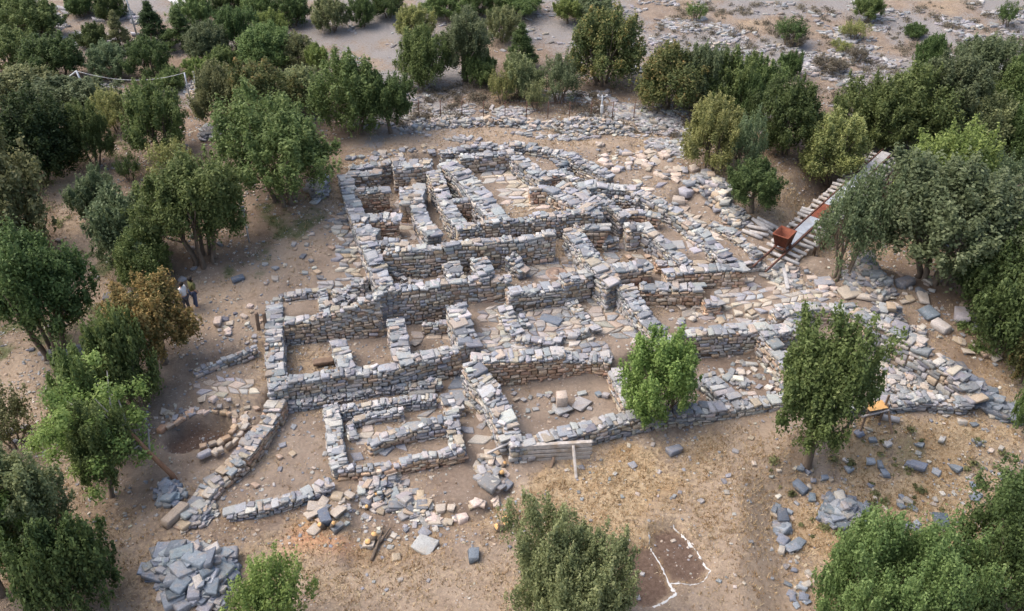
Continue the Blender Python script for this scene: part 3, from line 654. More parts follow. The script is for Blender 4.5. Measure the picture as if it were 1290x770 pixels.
# ------------------------------------------------------------------ heaps and loose stones
def heap(label, outline, n, smin, smax, height, pal, name='stone_heap', group=None, seed=1, z0=None, flat=.45):
    r = np.random.default_rng(seed); pl = np.array(gpx(outline)); lo, hi = pl.min(0), pl.max(0); cen = []; half = []; yaw = []
    inr = -sdf(pl, *pl.mean(0)[:, None])[0] + 1e-3
    n = int(n * 2.2); res = .07; nx2, ny2 = ((hi - lo) / res).astype(int) + 12; hm = {}
    XX, YY = np.meshgrid(lo[0] + (np.arange(nx2) - 5) * res, lo[1] + (np.arange(ny2) - 5) * res, indexing='ij'); gz = H(XX, YY); HM = gz.copy(); tries = 0
    DD = np.clip(-sdf(pl, XX, YY), 0, None) / inr; lim = height * np.minimum(1, DD) ** .75 * (.75 + .5 * (vnoise(XX, YY, .8, seed) + .5))
    while len(cen) < n and tries < n * 12:
        tries += 1; x, y = r.uniform(lo, hi); i, j = int((x - lo[0]) / res) + 5, int((y - lo[1]) / res) + 5
        if DD[i, j] <= 0: continue
        sz = (smin + (smax - smin) * r.random() ** 2.4) * .85; a1, b1, c1 = sz * .5 * r.uniform(.85, 1.4), sz * .5 * r.uniform(.6, 1), sz * .5 * r.uniform(flat * .5, flat * 1.2); k = max(1, int(min(a1, b1) * .8 / res))
        sl = (slice(max(0, i - k), i + k + 1), slice(max(0, j - k), j + k + 1)); base = np.percentile(HM[sl], 60)
        if base - gz[i, j] > lim[i, j]: continue
        cen.append((x, y, base + c1 * .55)); half.append((a1, b1, c1)); yaw.append(r.uniform(0, 6.28)); HM[sl] = np.maximum(HM[sl], base + c1 * 1.25)
    n = len(cen)
    C = boxes(cen, half, yaw, .30, .16, r); loc = np.array([pl.mean(0)[0], pl.mean(0)[1], 0]); loc[2] = float(H(loc[0], loc[1]))
    return tag(link(name, stones_mesh(name, C - loc, cols(pal, n, r)), STONE, None, loc), label, 'stone heap', group)
heap("big heap of blue grey quarried blocks at the bottom left corner", [(178,728),(200,700),(235,692),(290,706),(298,722),(280,769),(215,769),(205,745)], 230, .25, .85, .75, 'blue', seed=3)
heap("triangular heap of flat slabs under the leaning tree right of the rails", [(1062,352),(1085,332),(1108,345),(1128,372),(1105,385),(1085,378),(1068,366)], 190, .25, .65, .75, 'mix', seed=4)
heap("small bluish heap of stones on the dry slope at lower right", [(1030,655),(1045,622),(1070,632),(1098,650),(1080,672),(1045,668)], 80, .3, .6, .5, 'blue', seed=5)
heap("mound of tumbled grey rubble in front of the annex wall", [(448,618),(470,598),(505,590),(515,612),(500,635),(478,648),(455,640)], 150, .18, .5, .5, 'mix', seed=7)
heap("ridge of tumbled stones ending the rubble mound before the annex", [(495,625),(520,618),(545,640),(540,660),(510,655),(492,645)], 70, .2, .6, .4, 'mix', seed=8)
heap("rubble spill at the corner between the annex and the wooden boards", [(600,575),(625,572),(640,600),(628,626),(608,618),(598,600)], 46, .2, .6, .25, 'mix', seed=9)
heap("rubble filling the curved boulder wall's hollow at far right", [(1090,440),(1125,420),(1165,450),(1195,480),(1190,503),(1110,503),(1095,480)], 300, .15, .5, .3, 'mix', seed=10)
heap("pile of rounded boulders on the curved wall at far right", [(1092,402),(1130,403),(1160,425),(1160,440),(1120,432),(1095,420)], 150, .2, .6, .8, 'mix', seed=11)
heap("tumble of big blocks sloping down at the far right end of the front wall", [(1160,455),(1190,455),(1240,490),(1262,515),(1225,515),(1190,500)], 140, .3, .9, .6, 'blue', seed=12)
heap("dark boulders half under the bushes at the far right edge", [(1225,505),(1255,508),(1289,520),(1289,535),(1250,528)], 30, .35, .9, .35, 'blue', seed=13)
heap("stack of big grey blocks beside the small round tree above the ruin's right flank", [(862,235),(885,222),(915,238),(920,262),(905,268),(885,250)], 90, .3, .9, .6, 'mix', seed=14)
heap("low spill of pale slabs below the grey blocks near the small round tree", [(905,262),(930,262),(945,285),(925,290),(908,280)], 60, .25, .6, .3, 'mix', seed=15)
heap("heap of slate slabs in the upper right corner rooms", [(690,200),(720,196),(745,208),(735,220),(705,216)], 110, .2, .5, .35, 'blue', seed=16)
heap("collapsed stones covering the floor of the reddish sunken room", [(905,470),(930,455),(985,475),(985,497),(930,500)], 26, .2, .6, .12, 'mix', seed=17)
heap("rubble around the foot of the cart rails", [(945,325),(985,330),(1010,350),(1005,365),(960,350)], 90, .25, .6, .18, 'mix', seed=18)
heap("loose slabs strewn at the base of the diagonal rubble wall", [(222,650),(262,625),(275,650),(248,668),(225,672)], 50, .25, .6, .2, 'mix', seed=19)
heap("dark flat slabs stacked under the trees at upper left", [(252,165),(285,162),(288,176),(254,178)], 24, .5, 1.1, .5, 'rock', seed=20, flat=.25)
heap("grey boulders at the foot of the many stemmed tree by the path", [(385,232),(410,228),(412,248),(395,256)], 28, .35, .8, .35, 'rock', seed=21)
heap("ring of stones round the trunk of the big left tree", [(50,448),(62,442),(85,442),(103,436),(104,446),(85,456),(60,460)], 40, .25, .5, .12, 'rock', seed=22)
heap("collar of slabs on the mound round the leaning tree", [(192,628),(205,610),(222,608),(230,622),(224,640),(200,640)], 40, .3, .6, .3, 'blue', seed=23)
heap("bank of broken stones behind the ruin under the light pole", [(690,160),(720,150),(760,152),(800,165),(790,172),(750,170),(720,176)], 330, .15, .45, .4, 'mix', seed=24)
heap("long low bank of stones left of the light pole behind the ruin", [(515,158),(560,150),(640,152),(700,155),(690,164),(620,160),(520,166)], 300, .15, .5, .3, 'mix', seed=25)
heap("grey scree at the foot of the bushes right of the light pole", [(800,155),(855,145),(865,165),(840,172),(805,168)], 200, .15, .5, .3, 'rock', seed=27)
heap("pile of small white pebbles by the timber frame at upper left", [(228,112),(250,100),(258,118),(240,128)], 120, .15, .4, .5, 'mix', seed=28)

LOOSE = []   # (size, corners-data, palette, label, group)
def scatter(label, outline, n, smin, smax, pal, seed, flat=.45):
    r = np.random.default_rng(seed); pl = np.array(gpx(outline)); lo, hi = pl.min(0), pl.max(0); k = 0
    while k < n:
        x, y = r.uniform(lo, hi)
        if sdf(pl, np.array([x]), np.array([y]))[0] > 0 or (seed == 63 and H(x, y) < .2): continue
        s = smin + (smax - smin) * r.random() ** 2.2; LOOSE.append((s, x, y, flat, pal, label, seed)); k += 1
scatter("blue grey stone lying on the dry slope at lower right", [(1000,570),(1080,545),(1190,520),(1285,560),(1260,640),(1180,690),(1000,640)], 120, .10, .5, 'blue', 51)
scatter("pale stone lying on the earth left of the left wing", [(285,400),(335,370),(345,430),(320,440),(270,430)], 60, .1, .4, 'tan', 52)
scatter("grey stone in the scraped pit in front of the annex", [(455,650),(520,640),(600,640),(560,690),(470,712)], 45, .12, .5, 'mix', 53)
scatter("pale block in the curved line of stones before the annex", [(540,652),(570,648),(620,628),(628,636),(575,660),(545,664)], 26, .25, .55, 'tan', 54)
scatter("stone scattered on grass between the low wall and the scraped pit", [(385,640),(440,615),(460,640),(450,690),(400,680)], 30, .15, .6, 'mix', 55)
scatter("small stone on the dry grass before the front perimeter wall", [(650,600),(800,560),(1000,530),(980,640),(820,650),(660,640)], 60, .08, .35, 'mix', 56)
scatter("stone on the floor of the front courtyard", [(640,500),(780,485),(790,510),(650,545)], 9, .1, .3, 'mix', 57)
scatter("stone on the bare room left of the annex", [(335,560),(350,520),(410,515),(415,600),(310,630)], 26, .08, .35, 'mix', 58)
scatter("flat stone above the right flank near the bare earth patch", [(750,180),(830,185),(880,215),(900,235),(860,235),(800,215),(760,222)], 140, .15, .7, 'tan', 59)
scatter("stone beside the slab heap under the trees at right", [(1100,340),(1180,350),(1240,400),(1260,470),(1200,440),(1140,390)], 70, .12, .6, 'mix', 60)
scatter("loose stone between the rails and the leaning tree", [(990,330),(1060,350),(1060,375),(1000,370)], 40, .12, .6, 'tan', 61)
scatter("stone on the path beside the west wall", [(300,345),(400,290),(430,270),(420,350),(340,370)], 50, .08, .45, 'mix', 62)
scatter("stone near the round kiln pit", [(195,510),(290,500),(330,515),(300,560),(230,590),(200,570)], 60, .1, .4, 'tan', 63)
scatter("small stone on the straw grass at the bottom of the picture", [(300,700),(620,720),(800,660),(980,660),(990,765),(300,765)], 90, .05, .22, 'mix', 64)
scatter("stone in the rooms of the narrow right wing", [(720,320),(850,310),(830,350),(760,350)], 40, .1, .4, 'mix', 65)
scatter("stone on the floor of a room behind the middle facade", [(490,345),(640,335),(640,346),(490,358)], 40, .1, .4, 'mix', 66)
scatter("stone on the floor of the left wing", [(365,430),(560,410),(570,440),(365,480)], 40, .08, .35, 'mix', 67)
scatter("stone in the earth behind the ruin's upper left rooms", [(430,200),(540,180),(560,200),(500,210)], 70, .12, .5, 'mix', 68)
scatter("dark stone under the trees on the far left", [(0,400),(60,250),(130,260),(330,240),(250,360),(180,380),(60,560),(0,560)], 60, .1, .5, 'rock', 69)
scatter("stone in the reddish rooms beside the square pillar", [(820,380),(900,380),(960,400),(850,415)], 40, .12, .5, 'mix', 70)
scatter("bluish stone in the vertical scatter at the slope edge, lower right", [(968,668),(980,622),(1000,650),(1005,690),(985,706)], 22, .2, .75, 'blue', 72)
scatter("small blue stone spilling beside the big bottom right bush", [(988,706),(1010,700),(1030,740),(1010,769),(995,760)], 30, .12, .45, 'blue', 73)
LOOSE.sort(key=lambda t: -t[0] / math.hypot(t[2], CH))
PROT = []
for k in range(24):
    r = np.random.default_rng(900 + k); pal = ['blue', 'mix', 'tan', 'rock'][k % 4]
    PROT.append((pal, stones_mesh('loose_stone', boxes([(0, 0, 0)], [(.5 * r.uniform(.9, 1.2), .5 * r.uniform(.6, .95), .5 * r.uniform(.35, .6))], [0], .45, .1, r), cols(pal, 1, r))))
    PROT[-1][1].materials.append(STONE)
r = np.random.default_rng(77); grp = {}
for t in LOOSE[:270]: grp[t[6]] = grp.get(t[6], 0) + 1
for s, x, y, fl, pal, lab, sd_ in LOOSE[:270]:
    me = random.choice([m for p, m in PROT if p == pal]); o = link('loose_stone', me, None)
    z = float(H(x, y)); o.location = (x, y, z + s * .1); o.scale = (s, s, s * r.uniform(.7, 1.1)); o.rotation_euler = (r.normal(0, .12), r.normal(0, .12), r.uniform(0, 6.28))
    tag(o, lab, 'stone', 'loose stones: ' + lab)
rest = LOOSE[270:]; x = np.array([t[1] for t in rest]); y = np.array([t[2] for t in rest]); s = np.array([t[0] for t in rest])
# gravel: fine chips all over the dig
NG = 26000; gx = rng.uniform(-24, 26, NG * 2); gy = rng.uniform(21, 56, NG * 2)
dens = np.clip(.35 + 1.6 * vnoise(gx, gy, 1.8, 71) + 1.2 * vnoise(gx, gy, .6, 72), .02, 1); k = rng.random(NG * 2) < dens; gx, gy = gx[k][:NG], gy[k][:NG]
gs = .03 + .12 * rng.random(len(gx)) ** 3
ax = np.concatenate([x, gx]); ay = np.concatenate([y, gy]); as_ = np.concatenate([s, gs])
C = boxes(np.column_stack([ax, ay, H(ax, ay) + as_ * .08]), np.column_stack([as_ * .55, as_ * .42, as_ * .24]), rng.uniform(0, 6.28, len(ax)), .4, .15)
tag(link('gravel', stones_mesh('gravel', C, cols('mix', len(ax))), STONE), 'small stones and chips scattered over the dig', 'gravel', kind='stuff')

# limestone outcrops on the far slopes
def outcrop(label, outline, n, smin, smax, seed, pal='rock', flat=.16, band=True, aspect=.55):
    r = np.random.default_rng(seed); pl = np.array(gpx(outline)); lo, hi = pl.min(0), pl.max(0)
    x = r.uniform(lo[0], hi[0], n * 6); y = r.uniform(lo[1], hi[1], n * 6)
    den = np.clip(.05 + 1.8 * vnoise(x * .7, y, 2.2, seed) + 1.5 * vnoise(x * .6, y, .9, seed + 1), 0, 1) ** 2 if band else np.ones(len(x)) * .5
    k = (sdf(pl, x, y) + 1.5 * vnoise(x, y, 3, 9) < 0) & (r.random(len(x)) < den); x, y = x[k][:n], y[k][:n]
    s = smin + (smax - smin) * r.random(len(x)) ** 2
    C = boxes(np.column_stack([x, y, H(x, y) + s * flat * .4]), np.column_stack([s * .55, s * .5 * aspect, s * flat]), r.normal(.1, .7, len(x)), .42, .12, r)
    tag(link('rock_outcrop', stones_mesh('rock_outcrop', C, cols(pal, len(x), r)), STONE), label, 'rocks', kind='stuff')
outcrop("pale limestone pavement breaking through the far right slope", [(900,60),(1290,10),(1290,175),(1010,180),(940,120)], 5200, .12, .7, 81)
outcrop("scattered limestone slabs along the top right skyline slope", [(760,0),(1290,0),(1290,60),(900,75),(730,50)], 3200, .12, .65, 82)
outcrop("strip of broken rock between the trees above the ruin", [(435,30),(560,30),(610,130),(540,170),(440,165)], 2600, .12, .5, 83)
outcrop("grey rocky bank behind the upper excavation edge", [(470,120),(860,110),(900,170),(860,200),(780,178),(500,170)], 4200, .10, .55, 84)
outcrop("loose grey scree round the timber frame at upper left", [(110,105),(250,98),(262,135),(120,142)], 1000, .15, .5, 85)
outcrop("rocks between trees on the top left slope", [(60,10),(180,10),(200,60),(80,60)], 400, .3, 1.1, 86)
outcrop("rocky slope between the far trees in the middle", [(600,0),(860,0),(830,110),(620,120)], 900, .15, .6, 87)

# low dark scrub dotted over the far slopes
def scrub(label, outline, n, seed, col='brown', smin=.2, smax=.6):
    r = np.random.default_rng(seed); pl = np.array(gpx(outline)); lo, hi = pl.min(0), pl.max(0); x = r.uniform(lo[0], hi[0], n * 5); y = r.uniform(lo[1], hi[1], n * 5)
    k = (sdf(pl, x, y) < 0) & (vnoise(x, y, 2.5, seed) > -.1); x, y = x[k][:n], y[k][:n]; s_ = smin + (smax - smin) * r.random(len(x)) ** 2
    V, Q, val = leaf_cloud((np.column_stack([x, y, H(x, y) + s_ * .25]), np.column_stack([s_, s_, s_ * .5]), np.clip(.45 + .25 * r.normal(size=len(x)), 0, 1)), len(x) * 60, .11, r)
    tag(link('scrub', mesh_from('scrub', V, Q, None, val, 'rnd'), LEAF[col]), label, 'scrub', kind='stuff')
# ------------------------------------------------------------------ notable single stones
def boulder(px, py, s, asp, flat, pal, label, yaw=None, name='boulder', sink=.1, seed=None, tilt=.08):
    s *= .78; p = G(px, py); r = np.random.default_rng(seed or int(px * 7 + py)); yaw = r.uniform(0, 3) if yaw is None else yaw
    C = boxes([(0, 0, s * flat * .5 * (1 - sink))], [(s / 2, s / 2 * asp, s / 2 * flat)], [yaw], .33, tilt, r)
    return tag(link(name, stones_mesh(name, C, cols(pal, 1, r)), STONE, None, p), label, 'stone', 'notable single stones')
for a in [
 (694,404,1.35,.62,.14,'deep',"large blue grey lozenge slab lying in the central court",-.5),
 (732,511,1.1,.75,.16,'rock',"rounded grey boulder on the front courtyard floor"),
 (733,497,.6,.6,.25,'rock',"small flat stone near the back of the front courtyard"),
 (754,499,.42,.8,.5,'deep',"left of the two small stones at the front courtyard's right"),
 (763,501,.42,.8,.7,'mix',"right of the two small stones at the front courtyard's right"),
 (708,518,1.1,.7,.2,'rock',"flat dark base slab under the upright block in the front courtyard"),
 (849,571,.85,.6,.45,'deep',"isolated blue boulder on dry grass before the front wall",.5),
 (639,614,.85,.6,.3,'deep',"dark blue slab standing on dry grass below the wooden boards",.9),
 (616,612,1.1,.8,.35,'mix',"big pale block with flat face left of the dark blue slab"),
 (536,691,1.0,.9,.35,'rock',"big square grey block in the scraped pit",-.5),
 (597,702,.8,.7,.5,'deep',"small blue boulder right of the scraped pit"),
 (409,655,1.1,.55,.4,'deep',"long blue stone on the grass below the low curved wall",2.0),
 (426,668,.6,.7,.5,'mix',"grey stone beside the orange stained earth"),
 (300,353,.85,.6,.3,'deep',"bluish slab lying beside the path by the west trees",.6),
 (985,655,.9,.6,.5,'deep',"upright blue boulder at the dry slope's edge",1.4),
 (1152,589,1.1,.6,.3,'deep',"bluish slab in the grass right of the dark green tree",-.6),
 (1184,657,1.0,.8,.25,'deep',"square blue slab at the lower end of the dry slope"),
 (1150,668,.8,.5,.3,'deep',"narrow blue slab left of the square blue slab"),
 (1008,618,.8,.6,.4,'deep',"blue stone under the foot of the dark green tree"),
 (1022,629,.6,.6,.4,'deep',"smaller blue stone right below the dark green tree"),
 (1140,358,1.4,.55,.25,'mix',"long pale slab on open ground right of the slab heap"),
 (1162,378,1.2,.6,.25,'mix',"second pale slab nearer the dark willow like tree"),
 (1070,371,1.4,.9,.22,'tan',"large tan slab leaning at the front of the slab heap",.3),
 (1098,375,1.6,.8,.22,'tan',"broadest tan slab at the slab heap's lower right",-.5),
 (1037,357,1.2,.9,.2,'mix',"pale broken slab left of the slab heap"),
 (1117,562,.5,.8,.5,'mix',"small white stone in the grass under the wooden trestle"),
 (1186,555,.5,.6,.4,'mix',"white stone with a dark hollow on the dry slope"),
 (1232,505,1.3,.7,.5,'deep',"great dark boulder at the far right end of the front wall"),
 (1135,462,1.1,.7,.4,'mix',"white faced boulder inside the curved boulder wall"),
 (865,245,1.3,.8,.4,'tan',"tan ashlar block at the upper edge of the right flank"),
 (855,258,1.0,.7,.5,'tan',"smaller tan block below the tan ashlar block"),
 (532,494,1.5,.85,.18,'rock',"broad smooth grey slab at the back of the annex",.1),
 (235,712,1.5,1.0,.5,'deep',"largest blue block on top of the bottom left heap"),
 (270,705,2.2,.28,.18,'mix',"long pale beam shaped stone on the bottom left heap",.1),
 (222,652,1.5,.35,.3,'tan',"log shaped stone at the lower end of the diagonal rubble wall",.9),
 (252,706,.8,.7,.6,'deep',"cubic block at the back of the bottom left heap"),
 (205,390,.9,.6,.4,'rock',"dark stone behind the orange tree"),
 (275,408,.7,.7,.5,'tan',"pale boulder right of the orange tree"),
 (1210,400,1.4,.6,.3,'rock',"dark slab at the foot of the right hand thicket"),
 (1170,398,1.2,.7,.35,'deep',"grey slab on bare earth above the curved boulder wall"),
 (1185,415,1.1,.7,.4,'mix',"pair forming grey slab nearer the right hand thicket"),
 ]:
    boulder(*a)
pz = G(707, 512); tag(link('block', stones_mesh('block', boxes([(0, 0, .3)], [(.24, .26, .3)], [.1], .16, .02), cols('tan', 1)), STONE, None, pz + np.array([0, 0, .08])), "upright squared block on the slab in the front courtyard", 'stone')
# hearth: shallow ring with a raised hub
p = G(701, 346); m = MB()
V = []; prof = [(.55, -.05), (.55, .07), (.45, .1), (.36, .03), (.15, .03), (.13, .22), (0.02, .24)]
for rr, zz in prof:
    for k in range(20): V.append((rr * math.cos(k * math.pi / 10) * (1 + .03 * math.sin(5 * k)), rr * math.sin(k * math.pi / 10), zz))
Q = [(i * 20 + k, i * 20 + (k + 1) % 20, (i + 1) * 20 + (k + 1) % 20, (i + 1) * 20 + k) for i in range(6) for k in range(20)]
m.add(np.array(V), Q); o = m.build('hearth', plain('burnt_clay', (.19, .13, .10), (.33, .25, .2), 9)); o.location = p + np.array([0, 0, .03]); tag(o, "round hearth ring with a raised hub on the paved room floor", 'hearth')
# courtyard alignment of small stones
for k, (a, b) in enumerate([(648,497),(650,505),(659,505),(668,502),(680,500),(691,500),(697,505),(699,513),(695,521),(704,523),(712,525),(665,519),(675,517)]):
    o = boulder(a, b, .36, .7, .35, 'rock', "small edge stone in the curved line on the front courtyard floor"); o['group'] = 'edge stones on the courtyard floor'; o.name = 'edge_stone'

# kiln rim
def ring(label, pts, zoff, wd, ht, pal, name):
    pts3 = [P(a, b, .5) for a, b in pts]; cen = []; half = []; yaw = []
    for a, b in zip(pts3[:-1], pts3[1:]):
        d = b - a; L = np.linalg.norm(d[:2]); n = max(1, int(L / .3))
        for k in range(n):
            c = a + d * (k + .5) / n; c[2] = max(float(H(c[0], c[1])), .3) + zoff; c[:2] += rng.normal(0, .05, 2); cen.append(c + np.array([0, 0, rng.uniform(-.06, .03)])); half.append((L / n / 2 * rng.uniform(.9, 1.25), wd / 2 * rng.uniform(.55, 1.1), ht / 2)); yaw.append(math.atan2(d[1], d[0]) + rng.normal(0, .25))
    C = boxes(cen, half, yaw, .35, .12); loc = np.array(cen).mean(0)
    return tag(link(name, stones_mesh(name, C - loc, cols(pal, len(C))), STONE, None, loc), label, 'kerb')
ring("low stone rim round the oval kiln pit at left", [(200,540),(215,528),(245,515),(275,512),(293,518),(297,530),(290,543),(270,554),(250,561)], -.04, .34, .2, 'warm', 'pit_rim')
ring("outer arc of thin stones below the oval kiln pit", [(246,572),(264,566),(284,559),(300,548),(309,532),(306,518)], .04, .3, .2, 'tan', 'pit_kerb')

# ------------------------------------------------------------------ trees
def leaf_cloud(cl, nleaf, size, r, droop=0.0):
    """cl: clump centres (n,3), radii (n,3). Returns leaf quads spread over the clump shells."""
    cen, rad, rv = cl; n = len(cen); vol = rad.prod(1) ** .6; per = np.maximum(6, (nleaf * vol / vol.sum()).astype(int)); N_ = int(per.sum())
    u = r.normal(size=(N_, 3)); u[:, 2] += .25; u /= np.linalg.norm(u, axis=1)[:, None]
    rr = r.random((N_, 1)) ** .45
    C = np.repeat(cen, per, 0); Rr = np.repeat(rad, per, 0)
    p = C + u * Rr * rr * (1 + .32 * r.normal(size=(N_, 1)))
    nrm = u * .8 + r.normal(size=(N_, 3)) * .6 + np.array([0, 0, .45]); nrm /= np.linalg.norm(nrm, axis=1)[:, None]
    t = np.cross(nrm, r.normal(size=(N_, 3))); t /= np.linalg.norm(t, axis=1)[:, None]; b = np.cross(nrm, t)
    s = size * r.uniform(.6, 1.35, (N_, 1))
    V = np.stack([p - t * s * .5, p - b * s * .30, p + t * s * .55, p + b * s * .30], 1)
    V[:, 1, 2] += s[:, 0] * .08
    val = np.clip(np.repeat(rv, per) * .55 + r.random(N_) * .45 + .12 * (rr[:, 0] - .8), 0, 1)
    return V.reshape(-1, 3), np.arange(N_ * 4).reshape(-1, 4), np.repeat(val, 4)
def make_tree(seed, W_, Ht, z0, stems, nleaf, nclump, crs, leaf=.125, cone=False, shape='round', bare=0):
    r = np.random.default_rng(seed); cen = []; rad = []
    cz = (Ht + z0) / 2; rz = (Ht - z0) / 2; rx = W_ / 2
    lob = [(r.uniform(0, 6.28), r.uniform(-.3, .9), r.uniform(.76, 1.12)) for _ in range(9)]
    while len(cen) < nclump:
        u = r.normal(size=3); u /= np.linalg.norm(u)
        if u[2] < -.88: continue
        q = r.random() ** .38
        k = 1.0
        for la, lz, lv in lob:
            d = max(0, u @ np.array([math.cos(la) * math.sqrt(max(0, 1 - lz * lz)), math.sin(la) * math.sqrt(max(0, 1 - lz * lz)), lz])); k += (lv - 1) * d ** 5 * 3.0
        fl = .86 if u[2] > 0 else .92
        u2 = np.sign(u[2]) * abs(u[2]) ** .9; pos = np.array([u[0] * rx, u[1] * rx, u2 * rz]) * q * fl * k
        if cone:
            t = (q * r.random()); t = r.random(); a = r.uniform(0, 6.28); rr = rx * (1 - t) * r.uniform(.5, 1); pos = np.array([math.cos(a) * rr, math.sin(a) * rr, -rz + 2 * rz * t * .97])
        pos[2] += cz
        s = crs * r.uniform(.65, 1.25) * (1 if not cone else (1.1 - .5 * t))
        cen.append(pos); rad.append((s * r.uniform(.65, 1), s * r.uniform(.65, 1), s * r.uniform(.9, 1.6) if not cone else s * .5))
    cen = np.array(cen); rad = np.array(rad)
    if not cone:        # leafy shoots standing out of the crown
        ns = int(nclump * 2.2); ii = r.integers(0, nclump, ns); o = cen[ii] - np.array([0, 0, cz - rz * .4]); o /= np.linalg.norm(o, axis=1)[:, None] + 1e-9; o = o * .75 + np.array([0, 0, .75]) + r.normal(size=(ns, 3)) * .25; o /= np.linalg.norm(o, axis=1)[:, None]
        c2_ = cen[ii] + o * (rad[ii].mean(1)[:, None] * r.uniform(.7, 1.5, (ns, 1))); r2 = np.column_stack([np.full(ns, crs * .24), np.full(ns, crs * .24), np.full(ns, crs * .6)])
        cen = np.concatenate([cen, c2_]); rad = np.concatenate([rad, r2]); nsh = ns
    else: nsh = 0
    rv = np.clip(np.concatenate([.42 + .2 * r.normal(size=nclump), .66 + .2 * r.normal(size=nsh)]), 0, 1)
    V, Q, val = leaf_cloud((cen, rad, rv), nleaf, leaf, r); V0 = V
    crown = mesh_from('crown', V, Q, None, val, 'rnd')
    m = MB(); far = cen[r.permutation(nclump)[:min(nclump, 10 + stems * 5)]]
    tips = []
    for k in range(stems):
        a = 2 * math.pi * (k + r.uniform(0, .6)) / stems; b0 = np.array([math.cos(a), math.sin(a), 0]) * (.16 * stems ** .5 if stems > 1 else 0)
        top = np.array([math.cos(a) * rx * .4, math.sin(a) * rx * .4, z0 + (Ht - z0) * .55]) if stems > 1 else np.array([r.normal(0, .15), r.normal(0, .15), z0 + (Ht - z0) * .6])
        rb = .12 * (1.5 if stems == 1 else .8) * (Ht / 5)
        pts = [b0 * 1.3 + np.array([0, 0, -.3]), b0 + np.array([0, 0, .15]), b0 * .9 + (top - b0) * .33 + r.normal(0, .08, 3), b0 + (top - b0) * .66 + r.normal(0, .1, 3), top]
        m.tube(pts, [rb * 1.5, rb, rb * .8, rb * .55, rb * .25], 8); tips.append((pts, rb))
    V = np.concatenate(m.V); trunk = mesh_from('trunk', V, np.concatenate(m.Q), np.concatenate(m.T)); m = MB()
    for c in far:
        pts, rb = min(tips, key=lambda t: np.linalg.norm(t[0][2][:2] - c[:2])); j = r.integers(2, 4); s0 = pts[j]
        mid = (s0 + c) / 2 + r.normal(0, .12, 3) + np.array([0, 0, -.1]); m.tube([s0, mid, c], [rb * .45, rb * .28, rb * .08], 5)
    V = np.concatenate(m.V); br = mesh_from('branches', V, np.concatenate(m.Q), np.concatenate(m.T)); br.materials.append(BARK)
    crown.materials.append(LEAF['mid']); trunk.materials.append(BARK)
    cv = V0; W2 = np.percentile(np.hypot(cv[:, 0], cv[:, 1]), 95) * 2; H2 = np.percentile(cv[:, 2], 99.5)
    return dict(crown=crown, trunk=trunk, branches=br, W=W2, H=H2)
SHAPES = {
 'round':  [make_tree(s, 5, 4.6, .1, 4, 40000, 150, .44) for s in (1, 2, 3)],
 'multi':  [make_tree(s, 6, 5.2, .9, 7, 50000, 190, .46) for s in (4, 5)],
 'single': [make_tree(s, 4.4, 4.4, .75, 1, 30000, 120, .38) for s in (6, 7)],
 'tall':   [make_tree(s, 4.4, 6.2, .95, 1, 42000, 170, .42) for s in (8, 9)],
 'bush':   [make_tree(s, 4, 3.0, .05, 5, 32000, 120, .38) for s in (10, 11, 12)],
 'loose':  [make_tree(s, 4.6, 4.2, .4, 5, 17000, 120, .46, .12) for s in (13, 14)],
 'conif':  [make_tree(s, 3.2, 5, .5, 1, 20000, 110, .5, cone=True) for s in (15, 16)],
 'sparse': [make_tree(s, 4.2, 3.4, .5, 5, 7000, 60, .42, .13) for s in (17, 18)],
}
SHAPES['bigbush'] = [make_tree(s, 6.5, 4.2, .05, 7, 95000, 300, .42, .095) for s in (31, 32)]
SHAPES['bigtree'] = [make_tree(s, 5.5, 5.4, .4, 3, 90000, 260, .42, .095) for s in (33,)]
KINDN = {'bigbush': 'bush', 'conif': 'conifer', 'bush': 'bush', 'sparse': 'shrub'}
def tree(bx, by, wpx, ytop, shape, col, label, dx=0, lean=None, bark=None, k=[0]):
    k[0] += 1; v = SHAPES[shape][k[0] % len(SHAPES[shape])]; p = G(bx, by)
    if by > 769 or by < 0: pass
    D = depth(p); wm = wpx * D / F * (.9 if (bx < 330 and by > 150) or by > 500 else 1.0); d = ray(bx, ytop); z = CH + d[2] * (p[1] / d[1]); hm = max(.6, (z - p[2])) * .99
    cat = {'conifer': 'conifer', 'bush': 'bush', 'shrub': 'shrub'}.get(KINDN.get(shape), 'tree')
    root = empty(KINDN.get(shape, 'tree'), p, label, cat, 'trees and bushes around the ruin')
    sx = wm / v['W']; sz = hm / v['H']; rz = random.uniform(0, 6.28)
    t = link('trunk', v['trunk'], None, root); c = link('crown', v['crown'], None, root)
    for o in (t, c): o.scale = (sx, sx, sz); o.rotation_euler = (0, 0, rz)
    link('branches', v['branches'], None, t)
    if lean: root.rotation_euler = lean
    c.material_slots[0].link = 'OBJECT'; c.material_slots[0].material = LEAF[col]
    if bark: t.material_slots[0].link = 'OBJECT'; t.material_slots[0].material = bark
    return root
